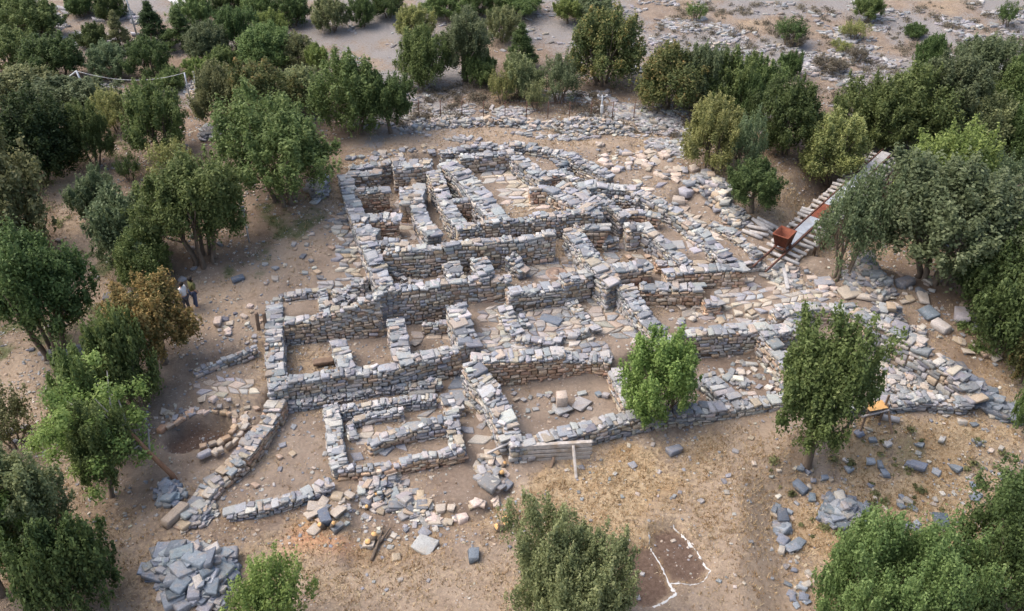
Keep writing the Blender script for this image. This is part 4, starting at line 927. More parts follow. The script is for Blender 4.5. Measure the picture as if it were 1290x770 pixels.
T = [
 # near left
 (70,446,140,290,'multi','dark',"big round dark green tree with a ring of stones at its foot, left"),
 (12,330,150,185,'bush','olive',"huge olive crowned tree cut by the left edge above the ringed tree"),
 (208,458,108,355,'single','orange',"rounded tree turning orange with a single dark trunk"),
 (160,515,95,395,'bush','mid',"bushy light green tree just left of the orange tree"),
 (128,560,95,440,'bush','mid',"green bush lower left of the orange tree"),
 (222,606,0,0,'','',""),
 (142,626,84,508,'single','mid',"slender green tree left of the leaning tree"),
 (55,710,120,560,'tall','olive',"tall dull green tree with thin trunk at lower left"),
 (2,750,120,590,'tall','bright',"fresh green tree cut by the left edge near the bottom"),
 (100,775,118,655,'bush','dark',"dense dark green bush at the bottom left corner"),
 (70,690,70,600,'bush','olive',"dull olive bush behind the dense bottom left bush"),
 (20,560,80,495,'sparse','olive',"thin straggling shrub at the left edge beside the path"),
 # bottom
 (345,815,125,716,'loose','bright',"bright green sapling poking up from the bottom edge"),
 (712,796,176,668,'bigbush','olive',"wide olive green bush at the bottom centre beside the dug trench"),
 (832,528,112,422,'round','bright',"bright green round tree growing out of the front perimeter wall"),
 (1016,586,122,402,'tall','mid',"dark green tall tree standing before the front wall at right"),
 (1100,800,205,655,'bigbush','mid',"wide yellow green bush at the bottom right"),
 (1262,790,170,625,'bigtree','dark',"dark green tree filling the bottom right corner"),
 (1185,800,90,695,'bush','mid',"small dark bush between the two bottom right bushes"),
 # right
 (1176,352,172,205,'multi','grey',"broad feathery grey green tree with dark trunk at right"),
 (1062,345,98,214,'loose','grey',"thin leaning tree beside the timber ramp"),
 (1180,285,130,165,'round','bright',"bright yellowish green tree above the feathery tree"),
 (1245,275,80,190,'loose','grey',"pale feathery tree at the right edge behind the broad one"),
 (1245,385,110,290,'bush','dark',"dark thicket bush on the right edge under the feathery tree"),
 (1265,445,110,330,'bush','dark',"dense green thicket bush lower on the right edge"),
 (1290,480,70,390,'round','rusty',"rust tinged bush cut by the right edge"),
 (1282,400,60,310,'bush','rusty',"orange flecked bush high on the right edge"),
 (1292,545,50,440,'bush','mid',"light green spray of leaves at the right edge"),
 (1155,300,60,235,'bush','mid',"low green growth left of the broad feathery tree"),
 (946,268,68,206,'single','dark',"small neat round tree above the cart"),
 (893,212,82,125,'round','yellow',"yellow green tree standing above the right flank"),
 (932,222,46,138,'loose','grey',"slim grey green tree beside the yellow green one"),
 (1035,224,88,143,'round','yellow',"rounded yellow green tree behind the cart"),
 (985,192,92,102,'round','dark',"dark green tree between the two yellow green trees"),
 (940,150,44,92,'bush','dark',"small dark bush behind the dark green tree"),
 (915,140,75,62,'bush','mid',"fresh green bush mass right of the brownish thicket"),
 (885,138,70,55,'round','grey',"grey green tree in the middle of the thicket above the flank"),
 (845,138,88,55,'round','rusty',"brown tinged dark tree right of the light pole"),
 (955,125,55,72,'bush','mid',"low green bush at the right end of the upper thicket"),
 (1090,190,95,100,'round','mid',"dark tree at the left end of the right upper grove"),
 (1140,190,100,82,'round','mid',"green tree in the right upper grove"),
 (1195,150,95,68,'round','grey',"rounded green tree at the back of the right upper grove"),
 (1235,120,90,45,'round','grey',"large grey green tree topping the right upper grove"),
 (1165,90,40,44,'bush','dark',"small dark tree left behind the right upper grove"),
 (1280,150,80,70,'round','mid',"dark tree at the right edge of the upper grove"),
 (1225,190,75,118,'bush','olive',"dull olive bush at the front of the right upper grove"),
 (1270,205,70,130,'bush','dark',"dark bush at the right edge above the feathery trees"),
 # upper middle
 (757,106,95,10,'round','rusty',"large round tree with orange tipped crown above the light pole"),
 (704,130,60,72,'loose','grey',"pale grey green small tree left of the light pole"),
 (633,130,36,86,'sparse','yellow',"small yellow green tree on the rocky bank"),
 (675,140,30,105,'sparse','olive',"straggly low shrub beside the pale small tree"),
 (658,122,52,68,'bush','olive',"olive bush behind the yellow green small tree"),
 (657,88,42,30,'conif','dark',"dark conical tree in the upper middle"),
 (586,102,60,12,'tall','grey',"tall slim grey green tree in the upper middle"),
 (605,105,45,62,'bush','mid',"green bush at the foot of the tall slim tree"),
 (533,108,64,32,'round','mid',"rounded green tree left of the tall slim tree"),
 (522,50,48,6,'round','yellow',"yellowish tree above the rounded green tree"),
 (634,52,48,10,'round','olive',"round olive tree above the dark conical tree"),
 (448,168,88,68,'round','mid',"tall green tree at the upper left corner of the ruin"),
 (492,168,58,92,'single','dark',"darker tree joined to the right of the corner tree"),
 (358,252,155,122,'multi','mid',"large many stemmed tree beside the ruin's west wall"),
 (403,96,30,56,'single','bright',"tiny bright green tree alone on the upper left slope"),
 (330,165,90,78,'round','rusty',"brownish olive tree above the many stemmed tree"),
 (282,160,75,82,'round','olive',"olive brown tree left of the brownish one"),
 (375,140,70,85,'bush','olive',"olive bush right of the brownish tree"),
 (258,328,135,200,'multi','mid',"wide green tree with several stems left of the lamp post"),
 (172,330,95,242,'bush','grey',"grey green bush left of the wide several stemmed tree"),
 (190,358,75,288,'round','mid',"small bright tree in front of the grey green bush"),
 (125,275,62,215,'bush','grey',"round grey green shrub on the bare slope at left"),
 (165,228,34,196,'sparse','dark',"little dark shrub above the round grey green shrub"),
 (52,232,118,118,'round','vdark',"very dark dense tree on the left"),
 (122,210,66,130,'round','mid',"thin green tree right of the very dark tree"),
 (205,196,95,105,'round','mid',"spreading green tree in the left middle distance"),
 (150,165,55,112,'loose','yellow',"light green tree behind the spreading one"),
 (222,232,66,178,'sparse','yellow',"pale yellowish shrub behind the wide tree"),
 (90,140,95,95,'bush','grey',"long greyish bush below the timber frame"),
 (25,130,95,85,'bush','olive',"olive bush at the left edge above the very dark tree"),
 # top left
 (78,102,80,45,'round','dark',"dark rounded tree left of the timber frame"),
 (18,90,75,38,'round','mid',"mid green tree at the left edge near the top"),
 (48,50,75,-4,'round','mid',"rounded tree in the top left corner"),
 (10,42,55,-8,'round','dark',"dark tree cut by the top left corner"),
 (104,20,40,-10,'bush','dark',"dark bush at the top edge left of the white mast"),
 (138,24,42,-10,'bush','dark',"dark bush at the top edge beside the white mast"),
 (142,97,55,53,'round','grey',"grey green tree behind the timber frame"),
 (190,97,60,50,'round','dark',"green tree right behind the timber frame"),
 (153,62,32,14,'conif','olive',"pale conifer near the white mast"),
 (196,58,42,2,'conif','vdark',"dark pointed conifer right of the white mast"),
 (232,62,45,12,'conif','dark',"second dark conifer on the top left slope"),
 (262,78,55,28,'round','grey',"grey green tree above the olive brown trees"),
 (252,95,35,72,'bush','bright',"bright green low bush above the olive brown trees"),
 (302,62,55,8,'round','dark',"dark round tree on the top left ridge"),
 (335,88,70,30,'round','mid',"green tree in the middle of the upper left wood"),
 (378,84,50,42,'round','olive',"green olive tree at the wood's right end"),
 (345,50,40,14,'bush','bright',"light green bush in the upper left wood"),
 (290,95,45,60,'bush','mid',"low green bush inside the upper left wood"),
 (215,110,40,85,'bush','mid',"low green bush right of the timber frame"),
 (120,62,40,30,'bush','dark',"dark bush below the top left bushes"),
 (250,35,50,-8,'round','mid',"tree at the top edge right of the dark conifers"),
 (290,20,50,-14,'round','dark',"dark tree at the top edge of the ridge"),
 (330,32,50,-12,'round','mid',"second tree on the top edge of the ridge"),
 (370,32,50,-12,'round','dark',"third, darker tree on the top edge of the ridge"),
 (420,40,46,-4,'round','olive',"olive tree with brown stems on the top edge"),
 (457,34,36,-4,'round','dark',"small dark tree right of the brown stemmed olive tree"),
 (490,22,42,-14,'round','dark',"dark tree at the top edge above the yellowish tree"),
 (560,20,60,-14,'round','mid',"bright topped tree on the middle top edge"),
 (605,18,55,-14,'round','dark',"dark green tree on the middle top edge"),
 (655,18,60,-14,'round','mid',"green tree right of the middle on the top edge"),
 (715,30,38,-2,'single','bright',"small light green tree left of the orange tipped tree"),
 (745,22,60,-8,'bush','grey',"grey bush behind the orange tipped tree"),
 # top right
 (877,26,28,2,'sparse','mid',"little tree on the bare top slope"),
 (993,55,46,22,'sparse','dark',"dark sprawling shrub on the bare right slope"),
 (1092,28,38,-4,'single','mid',"lone small tree on the right skyline slope"),
 (1075,50,36,26,'sparse','yellow',"yellow shrub below the lone small tree"),
 (1060,66,28,50,'sparse','yellow',"smaller yellow shrub on the limestone"),
 (1078,78,30,58,'sparse','brown',"grey brown dry shrub on the limestone"),
 (1045,92,44,70,'sparse','brown',"wider grey brown dry shrub on the limestone"),
 (995,98,30,64,'bush','dark',"small dark bush left of the dry shrubs"),
 (1152,47,27,30,'bush','dark',"tiny dark bush on the right slope"),
 (1266,33,32,2,'sparse','dark',"dark shrub near the top right corner"),
 (1000,60,30,42,'sparse','brown',"dry brown thorn below the dark sprawling shrub"),
]
scrub("low grey brown scrub dotted over the far right slope", [(860,5),(1290,5),(1290,175),(1010,180),(800,60)], 520, 201)
scrub("low scrub tufts on the rocky bank behind the ruin", [(460,110),(870,105),(880,175),(500,160)], 240, 202)
scrub("low green scrub between the trees on the left", [(0,130),(250,110),(420,60),(300,230),(120,330),(0,420)], 170, 203, 'olive')
scrub("small green weeds on the dry slope at lower right", [(960,580),(1100,530),(1280,560),(1270,660),(1000,700)], 60, 204, 'olive', .08, .3)
scrub("green weeds along the thicket on the right edge", [(1180,330),(1240,340),(1290,560),(1220,480)], 70, 205, 'mid', .12, .45)
for a in T:
    if a[4]: tree(*a)
# leaning tree at the end of the diagonal wall
p = G(222, 606); root = empty('tree', p, "leaning tree with reddish trunk and bare grey branches beside the diagonal wall", 'tree', 'trees and bushes around the ruin')
top = P(172, 518, 3.2) ; cdir = np.array([-2.4, .2, 3.0])
m = MB(); m.tube([(0, 0, -.3), (-.1, .02, .3), (-.75, .1, 1.4), (-1.3, .2, 2.5)], [.15, .11, .09, .065], 9); m.build('trunk', BARKR, root)
m = MB(); rr = np.random.default_rng(5)
for k in range(16):
    a = np.array([-1.3, .2, 2.5]) if k % 2 else np.array([-.75, .1, 1.4]); e = a + np.array([rr.uniform(-2.2, .2), rr.uniform(-1.2, 1.2), rr.uniform(.4, 2.2)]); mid = (a + e) / 2 + rr.normal(0, .15, 3)
    m.tube([a, mid, e], [.06, .035, .012], 5)
m.build('branch', BARKG, root)
cen = np.array([(-2.6 + rr.normal(0, .85), rr.normal(0, .9), 2.7 + rr.normal(0, .95)) for _ in range(70)]); cen[:, 2] = np.clip(cen[:, 2], .8, 5)
V, Q, val = leaf_cloud((cen, np.full((70, 3), .42), np.clip(.55 + .2 * rr.normal(size=70), 0, 1)), 17000, .12, rr)
link('crown', mesh_from('crown', V, Q, None, val, 'rnd'), LEAF['bright'], root)
# turning leaves high in the tall tree before the front wall
# ------------------------------------------------------------------ cart, rails and timber ramp
A = P(956, 340, 2.25); Bq = P(1050, 254, 2.75); dirv = (Bq - A); Lr = np.linalg.norm(dirv); dirv /= Lr
E = Bq + dirv * (np.linalg.norm(P(1118, 195, 2.95)[:2] - Bq[:2])); LT = np.linalg.norm(E - A)
sidev = np.cross(dirv, [0, 0, 1]); sidev /= np.linalg.norm(sidev); upv = np.cross(sidev, dirv)
ramp = empty('timber_ramp', A, "long timber trestle ramp carrying rusty cart rails out over the slope", 'ramp')
for s in (-1, 1):
    MB().beam(A + sidev * s * .34 + upv * .02 - A, E + sidev * s * .34 + upv * .02 - A, .07, .11).build('rail', RUSTDARK, ramp)
q = 1.9
while q < LT - .2:
    c = A + dirv * q - upv * .14 - A; a = random.uniform(-.12, .12); sv = sidev + dirv * a; jl, jr = random.uniform(.85, 1.2), random.uniform(.85, 1.25)
    MB().tube([c - sv * jl, c + sv * .1 + upv * .01, c + sv * jr], [.095, .1, .085], 8).build('sleeper', TIMBERB, ramp)
    q += random.uniform(.42, .58)
for k, (a, b, mt) in enumerate([(2.2, 4.1, SHEET), (4.12, 6.0, SHEET), (6.02, 7.6, RUST), (7.62, 9.6, SHEET), (9.62, 11.6, SHEET), (11.62, 13.6, TIMBERB), (13.62, LT - .3, TIMBERB)]):
    if b <= a: continue
    o = MB().beam(A + dirv * a + upv * .045 - A, A + dirv * b + upv * .045 - A, .54, .025).build('deck_sheet', mt, ramp)
    if mt is RUST: o['label'] = 'rust red deck sheet'
q = 3.2
while q < LT:
    for s in (-1, 1):
        t_ = A + dirv * q + sidev * s * .95 - upv * .22; gz = float(H(t_[0], t_[1])); 
        if t_[2] - gz > .2:
            MB().tube([t_ - A, np.array([t_[0], t_[1], gz - .2]) - A], .085, 7).build('post', TIMBERD, ramp)
            if s == 1 and q > 5:
                e = t_ + dirv * .9; MB().beam(t_ - A, np.array([e[0] + .3, e[1] - .2, float(H(e[0], e[1]))]) - A, .09, .07).build('brace', TIMBER, ramp)
    q += 1.15
# long bearers under the sleepers
for s in (-1, 1):
    MB().tube([A + dirv * 2.2 + sidev * s * .9 - upv * .31 - A, E + sidev * s * .9 - upv * .31 - A], .09, 7).build('bearer', TIMBER, ramp)
# stack of grey logs left of the ramp
for k in range(6):
    s0 = A + dirv * (2.6 + .3 * k) - sidev * (1.05 + random.uniform(0, .3)); s0[2] = float(H(s0[0], s0[1])) + .12 + .1 * (k % 3); e0 = s0 - sidev * random.uniform(.9, 1.5) + dirv * random.uniform(-.2, .3); e0[2] = float(H(e0[0], e0[1])) + .14
    o = MB().tube([s0 - s0, (s0 + e0) / 2 - s0, e0 - s0], [.1, .11, .09], 8).build('log', TIMBERB); o.location = s0; tag(o, "pale grey log lying beside the ramp, left of the cart", 'log', 'logs beside the ramp')
for (a, b, lab) in [((985,338),(992,366),"pale plank lying below the cart on the stones"), ((975,338),(980,352),"short pale plank left of the long plank below the cart")]:
    p0 = G(*a) + np.array([0, 0, .25]); p1 = G(*b) + np.array([0, 0, .08]); o = MB().beam(p0 - p0, p1 - p0, .18, .08).build('plank', TIMBERB); o.location = p0; tag(o, lab, 'plank')
# cart
cp = A + dirv * 2.35 + upv * .075; cart = empty('cart', cp, "rusty red open iron tub cart standing on the rails", 'cart')
cart.scale = (.86, .86, .86); cart.rotation_euler = Vector(dirv).to_track_quat('X', 'Z').to_euler()
def tub():
    w1, l1, w2, l2, z1, z2, th_ = .31, .34, .47, .52, .24, 1.02, .03; V = []
    for (a, b, z) in ((l1, w1, z1), (l2, w2, z2), (l2 + .03, w2 + .03, z2), (l2 + .03, w2 + .03, z2 + .05), (l2 - th_, w2 - th_, z2 + .05), (l1 - th_, w1 - th_, z1 + .04)):
        V += [(a, b, z), (-a, b, z), (-a, -b, z), (a, -b, z)]
    Q = [(i * 4 + k, i * 4 + (k + 1) % 4, (i + 1) * 4 + (k + 1) % 4, (i + 1) * 4 + k) for i in range(5) for k in range(4)] + [(3, 2, 1, 0), (20, 21, 22, 23)]
    return MB().add(np.array(V), Q)
tub().build('tub', RUST, cart)
m = MB()
for s in (-1, 1):
    m.beam((-.58, s * .26, .2), (.58, s * .26, .2), .07, .08)
    for x in (-.42, 0, .42): m.beam((x * .8, s * (.34), .27), (x * 1.08, s * .485, 1.0), .05, .03, up=(0, 1, 0))
for x in (-.5, .5): m.beam((x, -.3, .2), (x, .3, .2), .07, .07)
m.build('chassis', RUSTDARK, cart)
for x in (-.3, .3):
    for s in (-1, 1):
        MB().tube([(x, s * .30, .1), (x, s * .32, .1), (x, s * .32, .1), (x, s * .375, .1)], [.155, .155, .12, .12], 16).build('wheel', RUSTDARK, cart)
    MB().tube([(x, -.3, .1), (x, .3, .1)], .03, 8).build('axle', RUSTDARK, cart)

# ------------------------------------------------------------------ wooden retaining boards before the wall
a = G(648, 581); b = G(746, 578); d = (b - a); d[2] = 0; Lb = np.linalg.norm(d); d /= Lb; fr = np.array([d[1], -d[0], 0]); base = a.copy(); base[2] = min(a[2], b[2]) - .05
rb = empty('retaining_boards', base, "weathered horizontal wooden boards propped against the front wall's left corner", 'boards')
for k in range(4):
    y0 = .12 + .225 * k; MB().beam(d * random.uniform(0, .1) + np.array([0, 0, y0]) + fr * random.uniform(0, .04), d * (Lb - random.uniform(0, .1)) + np.array([0, 0, y0 + .03]) + fr * .02, .035, .175).build('board', TIMBER, rb)
MB().beam(d * -.02 + np.array([0, 0, .9]) - fr * .05, d * Lb + np.array([0, 0, .95]) - fr * .05, .16, .035).build('top_board', TIMBER, rb)
for u, c in ((.42, TIMBERD), (.02, TIMBER), (.98, TIMBERD)):
    MB().beam(d * Lb * u + fr * .07 + np.array([0, 0, -.2]), d * Lb * u + fr * .07 + np.array([0, 0, .92]), .08, .07).build('post', c, rb)
pr = G(726, 603) - base; MB().beam(d * Lb * .74 + fr * .08 + np.array([0, 0, .9]), pr + np.array([0, 0, -.02]), .11, .09).build('prop', TIMBER, rb)
pr2 = G(694, 590) - base; MB().beam(d * Lb * .5 + fr * .1 + np.array([0, 0, .3]), pr2, .1, .08).build('prop', TIMBERD, rb)
q0 = G(646, 575) + np.array([0, 0, .85]); q1 = G(614, 578) + np.array([0, 0, .25]); o = MB().beam(q0 - q1, q0 * 0, .09, .07).build('stick', TIMBERB); o.location = q1; tag(o, "thin pale stick reaching from the boards to the rubble corner", 'stick')
# small trestle with a fresh plywood top
tb = G(1104, 536); tr = empty('trestle', tb, "small wooden trestle with an orange board behind the dark green tree", 'trestle')
MB().beam((-.55, .15, .85), (.25, .3, .9), .5, .03).build('table_top', ORANGEW, tr)
for a_, b_ in (((.3, .3, 1.4), (.12, .1, -.05)), ((.28, .2, 1.0), (.5, -.45, -.05)), ((-.5, .1, .85), (-.75, -.3, -.05)), ((-.6, .4, .85), (-.6, .6, 0))):
    MB().beam(a_, b_, .08, .07, up=(0, 1, 0)).build('leg', TIMBERD, tr)
MB().beam((-.8, -.1, .55), (.35, .05, .8), .07, .06).build('crossbar', TIMBERB, tr)
o = MB().tube([(-.35, .1, .12), (.35, -.1, .12)], [.14, .13], 9).build('log', TIMBERB); o.location = G(1120, 531); tag(o, "short pale log on the grass right of the trestle", 'log')
# dark timber and box in the left wing, brown props by the west wall
o = MB().beam((-.45, 0, .2), (.45, .15, .26), .35, .16).build('timber_block', TIMBERD); o.location = G(408, 462); tag(o, "dark burnt timber lying at the foot of the leftmost divider", 'timber')
for dx_, lab in ((-.15, "left of two brown posts against the far left wall"), (.2, "right of two brown posts against the far left wall")):
    o = MB().beam((0, 0, -.1), (.05, 0, .95), .14, .12, up=(0, 1, 0)).build('wooden_post', TIMBERD); o.location = G(330, 416) + np.array([dx_, 0, 0]); tag(o, lab, 'post')

# ------------------------------------------------------------------ posts, poles, wire fence
def lamp_post(px, py, h, label, double=False):
    p = G(px, py); t = empty('lamp_post', p, label, 'lamp post')
    MB().tube([(0, 0, -.1), (0, 0, h)], .045, 10).build('pole', METALP, t)
    if double:
        MB().beam((-.28, 0, h - .1), (.28, 0, h - .1), .05, .05).build('crossarm', METALP, t)
        for s in (-1, 1): MB().beam((s * .26, -.05, h), (s * .26, .05, h - .02), .12, .09).build('lamp_head', WHITEP, t)
        MB().beam((0, -.1, h * .35), (0, -.1, h * .65), .18, .16, up=(0, 1, 0)).build('control_box', WHITEP, t)
    else:
        MB().tube([(0, 0, h), (0, 0, h + .06), (0, 0, h + .1), (0, 0, h + .3), (0, 0, h + .34)], [.06, .1, .09, .11, .03], 12).build('lamp_head', WHITEP, t)
lamp_post(314, 305, 1.75, "slim grey lamp post on the bare slope below the trees")
lamp_post(757, 153, 1.7, "pale post with small box and lamp heads on the rocky bank", True)
k = 0
fpts = [G(x_, 148 + (x_ - 528) * .01) for x_ in range(528, 800, 27)]
fe = empty('wire_fence', fpts[0], "low rusty post and wire fence along the rocky bank behind the ruin", 'fence')
for p in fpts: MB().tube([p - fpts[0], p - fpts[0] + np.array([.03, 0, 1.15])], .028, 6).build('fence_post', RUSTDARK, fe)
m = MB()
for p0, p1 in zip(fpts[:-1], fpts[1:]):
    for h in (.5, 1.05): m.tube([p0 - fpts[0] + np.array([0, 0, h]), p1 - fpts[0] + np.array([0, 0, h])], .006, 4)
m.build('wire', RUSTDARK, fe)
# pale timber frame and rope at upper left
pa = G(114, 130); pb = G(240, 127); pc = G(72, 118); fr_ = empty('rope_line', pa, "pale pole frame with a long rope strung between two uprights at upper left", 'frame')
h1 = np.array([-.3, 0, 2.15]); MB().tube([(0, 0, -.1), h1], .06, 8).build('upright', METALP, fr_)
MB().tube([pb - pa, pb - pa + np.array([0, 0, 1.9])], .05, 8).build('upright', METALP, fr_); MB().tube([pb - pa + np.array([.4, .5, 0]), pb - pa + np.array([.4, .5, 1.8])], .05, 8).build('upright', METALP, fr_)
MB().tube([h1, pc - pa + np.array([0, 0, .4])], .05, 8).build('stay', METALP, fr_)
MB().tube([h1 + (pb - pa + np.array([0, 0, 1.9]) - h1) * t_ + np.array([0, 0, -.55 * 4 * t_ * (1 - t_)]) for t_ in np.linspace(0, 1, 12)], .014, 6).build('rope', WHITEP, fr_)
pm = G(174, 50); ms = empty('mast', pm, "tall thin white mast among the top left trees", 'mast'); MB().tube([(0, 0, 0), (-.25, 0, 5.5)], [.07, .05], 8).build('pole', WHITEP, ms)
# grey road seen at the very top
rp = [G(x_, y_) for x_, y_ in ((238, 14), (229, 6), (221, 0.5))]; m = MB(); V = []
for p in rp: V += [p + np.array([-.7, 0, .05]), p + np.array([.7, 0, .05])]
m.add(np.array(V), [(0, 1, 3, 2), (2, 3, 5, 4)]); tag(m.build('path', plain('pale_concrete', (.42, .41, .40), (.52, .51, .50), 3)), kind='structure')

# ------------------------------------------------------------------ stumps with fresh cuts
def stump(px, py, n, label, seed):
    r = np.random.default_rng(seed); p = G(px, py); t = empty('tree_stump', p, label, 'stump')
    for k in range(n):
        a = r.uniform(0, 6.28); d = np.array([math.cos(a), math.sin(a) - .25, 0]) * r.uniform(.08, .32); tip = d * 1.6 + np.array([0, -.05, r.uniform(.2, .42)]); rad = r.uniform(.08, .14)
        MB().tube([d * .5 + np.array([0, 0, -.15]), tip], [rad * 1.15, rad], 9).build('stem', BARK, t)
        u = tip - d * .5; u /= np.linalg.norm(u); MB().tube([tip + u * .002, tip + u * .015], [rad * .93, rad * .9], 12).build('cut_face', CUTWOOD, t)
stump(642, 664, 4, "cut tree stump with fresh orange faces beside the bottom centre bush", 1)
stump(475, 634, 2, "small cut stump in the rubble mound before the annex", 2)
stump(466, 682, 3, "low cut stump beside fallen branches at the scraped pit's left edge", 3)
stump(413, 662, 2, "weathered small stump on the grass beside the long blue stone", 4)
stump(628, 590, 2, "reddish broken stump at the rubble corner by the boards", 5)
for (a, b, lab) in [((468,708),(484,664),"thin fallen branch left of the scraped pit"), ((471,694),(492,668),"second thin fallen branch beside the scraped pit")]:
    p0 = G(*a); p1 = G(*b); o = MB().tube([(0, 0, .05), (p1 - p0) / 2 + np.array([.05, 0, .14]), p1 - p0 + np.array([0, 0, .1])], [.07, .055, .03], 6).build('branch', BARK); o.location = p0; tag(o, lab, 'branch')
# dug trench edging: white sheet strips round the two soil pits
def strip(label, pts, wd, seed):
    r = np.random.default_rng(seed); V = []; n = 0; P3 = []
    for a, b in zip(pts[:-1], pts[1:]):
        p0, p1 = G(*a), G(*b)
        for t_ in np.linspace(0, 1, 9)[:-1]: P3.append(p0 + (p1 - p0) * t_)
    P3.append(G(*pts[-1])); P3 = np.array(P3); loc = P3[0].copy()
    for i, p in enumerate(P3):
        d = P3[min(i + 1, len(P3) - 1)] - P3[max(i - 1, 0)]; nr = np.array([-d[1], d[0], 0]); nr /= np.linalg.norm(nr) + 1e-9; w_ = wd * r.uniform(.1, 2.2)
        for s in (-1, 0, 1):
            q_ = p + nr * s * w_ / 2 + r.normal(0, .015, 3); q_[2] = float(H(q_[0], q_[1])) + .01 + (.03 * r.random() + .01 if s == 0 else 0); V.append(q_ - loc)
    Q = [(i * 3 + k, i * 3 + k + 1, i * 3 + k + 4, i * 3 + k + 3) for i in range(len(P3) - 1) for k in range(2)]
    me = mesh_from('ground_sheet', np.array(V), Q); o = link('ground_sheet', me, WHITEP, None, loc); tag(o, label, 'sheet')
strip("crumpled white sheet edge along the right and front of the larger soil trench", [(848,662),(862,678),(880,700),(895,718),(888,732),(868,738)], 0.045, 1)
strip("thin white string edge along the left of the larger soil trench", [(817,672),(818,690),(832,712),(843,736),(868,738)], .035, 2)
strip("crumpled white sheet at the lower end of the smaller soil trench", [(843,736),(852,748),(836,760),(822,765)], .08, 3)
# bright cloth on the western trench
# ------------------------------------------------------------------ two people behind the orange tree
def person(px, py, facing, shirt, pants, hair, label, pose):
    p = G(px, py); root = empty('person', p, label, 'person')
    root.rotation_euler = (0, 0, facing)
    J = {'pel': (0, 0, .93), 'che': (0, -.03, 1.3), 'nk': (0, -.02, 1.46), 'hd': (0, -.04, 1.60), 'ht': (0, -.03, 1.70),
         'sl': (.18, -.02, 1.40), 'el': (.25, -.02, 1.12), 'wl': (.22, -.2, .95), 'hl': (.2, -.27, .92), 'sr': (-.18, -.02, 1.40), 'er': (-.26, 0, 1.12), 'wr': (-.24, -.12, .9), 'hr': (-.23, -.18, .85),
         'tl': (.09, 0, .88), 'kl': (.11, -.05, .48), 'al': (.11, .02, .09), 'fl': (.12, -.15, .04), 'tr': (-.09, 0, .88), 'kr': (-.11, 0, .48), 'ar': (-.12, .05, .09), 'fr': (-.13, -.12, .04)}
    ed = [('pel','che'),('che','nk'),('nk','hd'),('hd','ht'),('che','sl'),('sl','el'),('el','wl'),('wl','hl'),('che','sr'),('sr','er'),('er','wr'),('wr','hr'),('pel','tl'),('tl','kl'),('kl','al'),('al','fl'),('pel','tr'),('tr','kr'),('kr','ar'),('ar','fr')]
    rad = dict(pel=.14, che=.15, nk=.055, hd=.092, ht=.075, sl=.07, el=.045, wl=.03, hl=.035, sr=.07, er=.045, wr=.03, hr=.035, tl=.1, kl=.06, al=.042, fl=.035, tr=.1, kr=.06, ar=.042, fr=.035)
    def skin(name, keys, mat, grow=0):
        ks = list(keys); me = bpy.data.meshes.new(name); E_ = [(ks.index(a), ks.index(b)) for a, b in ed if a in ks and b in ks]
        me.from_pydata([J[k] for k in ks], E_, []); o = link(name, me, mat, root); md = o.modifiers.new('skin', 'SKIN'); md.use_smooth_shade = True
        for i, k in enumerate(ks): v = me.skin_vertices[0].data[i]; v.radius = (rad[k] + grow,) * 2; v.use_root = (i == 0)
        o.modifiers.new('sub', 'SUBSURF').levels = 1; o.modifiers['sub'].render_levels = 2
    skin('body', J.keys(), plain('skin', (.42, .25, .17), (.50, .31, .22), 3), 0)
    skin('shirt', ['che', 'pel', 'sl', 'el', 'sr', 'er'], plain('shirt_cloth', shirt, tuple(c * 1.2 for c in shirt), 9), .02)
    skin('trousers', ['pel', 'tl', 'kl', 'al', 'tr', 'kr', 'ar'], plain('trouser_cloth', pants, tuple(c * 1.2 for c in pants), 9), .018)
    V, Q_, T_ = tube([(0, .0, 1.56), (0, .005, 1.62), (0, -.01, 1.70), (0, -.02, 1.745)], [.1, .112, .1, .04], 12); me = mesh_from('hair', V, Q_, T_); link('hair', me, plain('hair', hair, tuple(c * 1.5 for c in hair), 20), root)
person(248, 388, 2.4, (.10, .10, .035), (.05, .07, .13), (.012, .01, .01), "standing person in dark olive top and jeans, right of the pair behind the orange tree", 0)
person(237, 394, -1.9, (.62, .62, .62), (.06, .06, .07), (.02, .015, .012), "person in a white top half hidden behind the orange tree", 0)

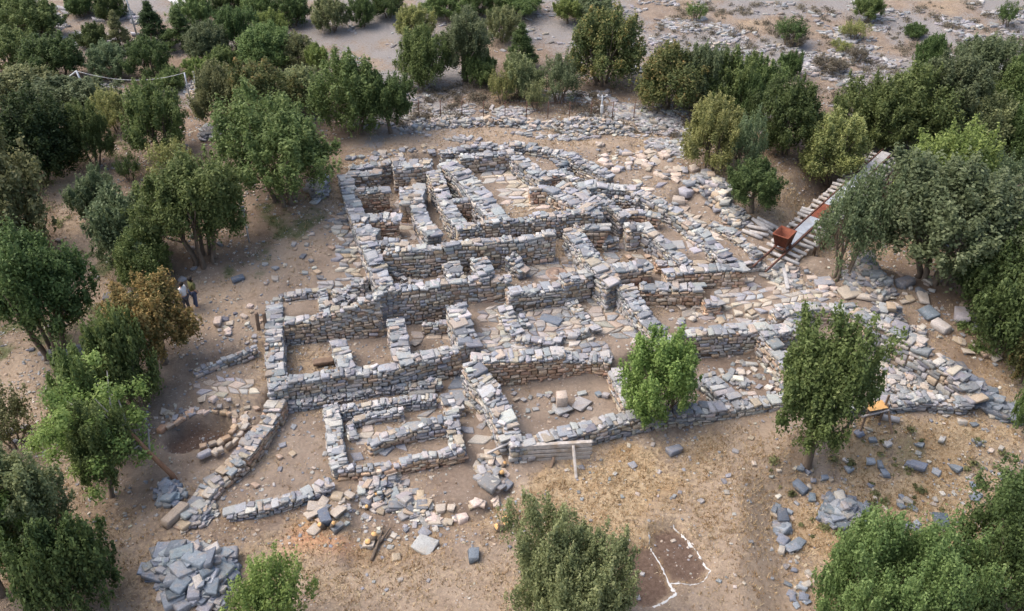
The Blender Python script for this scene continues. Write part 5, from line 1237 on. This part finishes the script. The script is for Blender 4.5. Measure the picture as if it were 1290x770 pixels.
# ------------------------------------------------------------------ grass and straw tufts
def tufts(name, label, mask, n, hmin, hmax, pal, seed, per=6):
    r = np.random.default_rng(seed); X = r.uniform(-30, 34, n * 8); Y = r.uniform(18, 58, n * 8)
    i = np.clip(np.searchsorted(GX, X), 0, len(GX) - 1); j = np.clip(np.searchsorted(GY, Y), 0, len(GY) - 1); k = r.random(n * 8) < mask[j, i] ** 1.5; X, Y = X[k][:n], Y[k][:n]
    n = len(X); Z = H(X, Y); N_ = n * per; bx = np.repeat(X, per) + r.normal(0, .05, N_); by = np.repeat(Y, per) + r.normal(0, .05, N_); bz = np.repeat(Z, per) - .01
    h = r.uniform(hmin, hmax, N_); a = r.uniform(0, 6.28, N_); lx = r.normal(0, .55, N_) * h; ly = r.normal(0, .55, N_) * h; w_ = .012 + .01 * r.random(N_)
    V = np.stack([np.stack([bx - np.cos(a) * w_, by - np.sin(a) * w_, bz], 1), np.stack([bx + np.cos(a) * w_, by + np.sin(a) * w_, bz], 1), np.stack([bx + lx, by + ly, bz + h], 1)], 1).reshape(-1, 3)
    c = np.array(pal)[r.integers(0, len(pal), n)]; c = np.repeat(np.repeat(c, per, 0) * r.uniform(.7, 1.25, (N_, 1)), 3, 0)
    me = mesh_from(name, V, np.zeros((0, 4)), np.arange(N_ * 3).reshape(-1, 3), c)
    m_, t_, out = new_mat(name + '_blades'); q = N(t_); d = q('ShaderNodeBsdfDiffuse'); q.l(q('ShaderNodeAttribute', attribute_name='col').outputs['Color'], d.inputs[0]); q.l(d.outputs[0], out.inputs[0])
    tag(link(name, me, m_), label, 'grass', kind='stuff')
cutm = np.clip(1 - dark, 0, 1)
tufts('dry_grass', 'short straw coloured dry grass', straw * cutm, 34000, .03, .13, [(.44,.34,.21), (.38,.27,.15), (.52,.42,.28), (.29,.19,.10)], 1)
tufts('green_grass', 'thin grey green ground cover', np.clip(green, 0, 1), 9000, .03, .10, [(.10,.13,.05), (.15,.17,.08), (.08,.10,.04)], 2)
print('objects', len(bpy.data.objects))
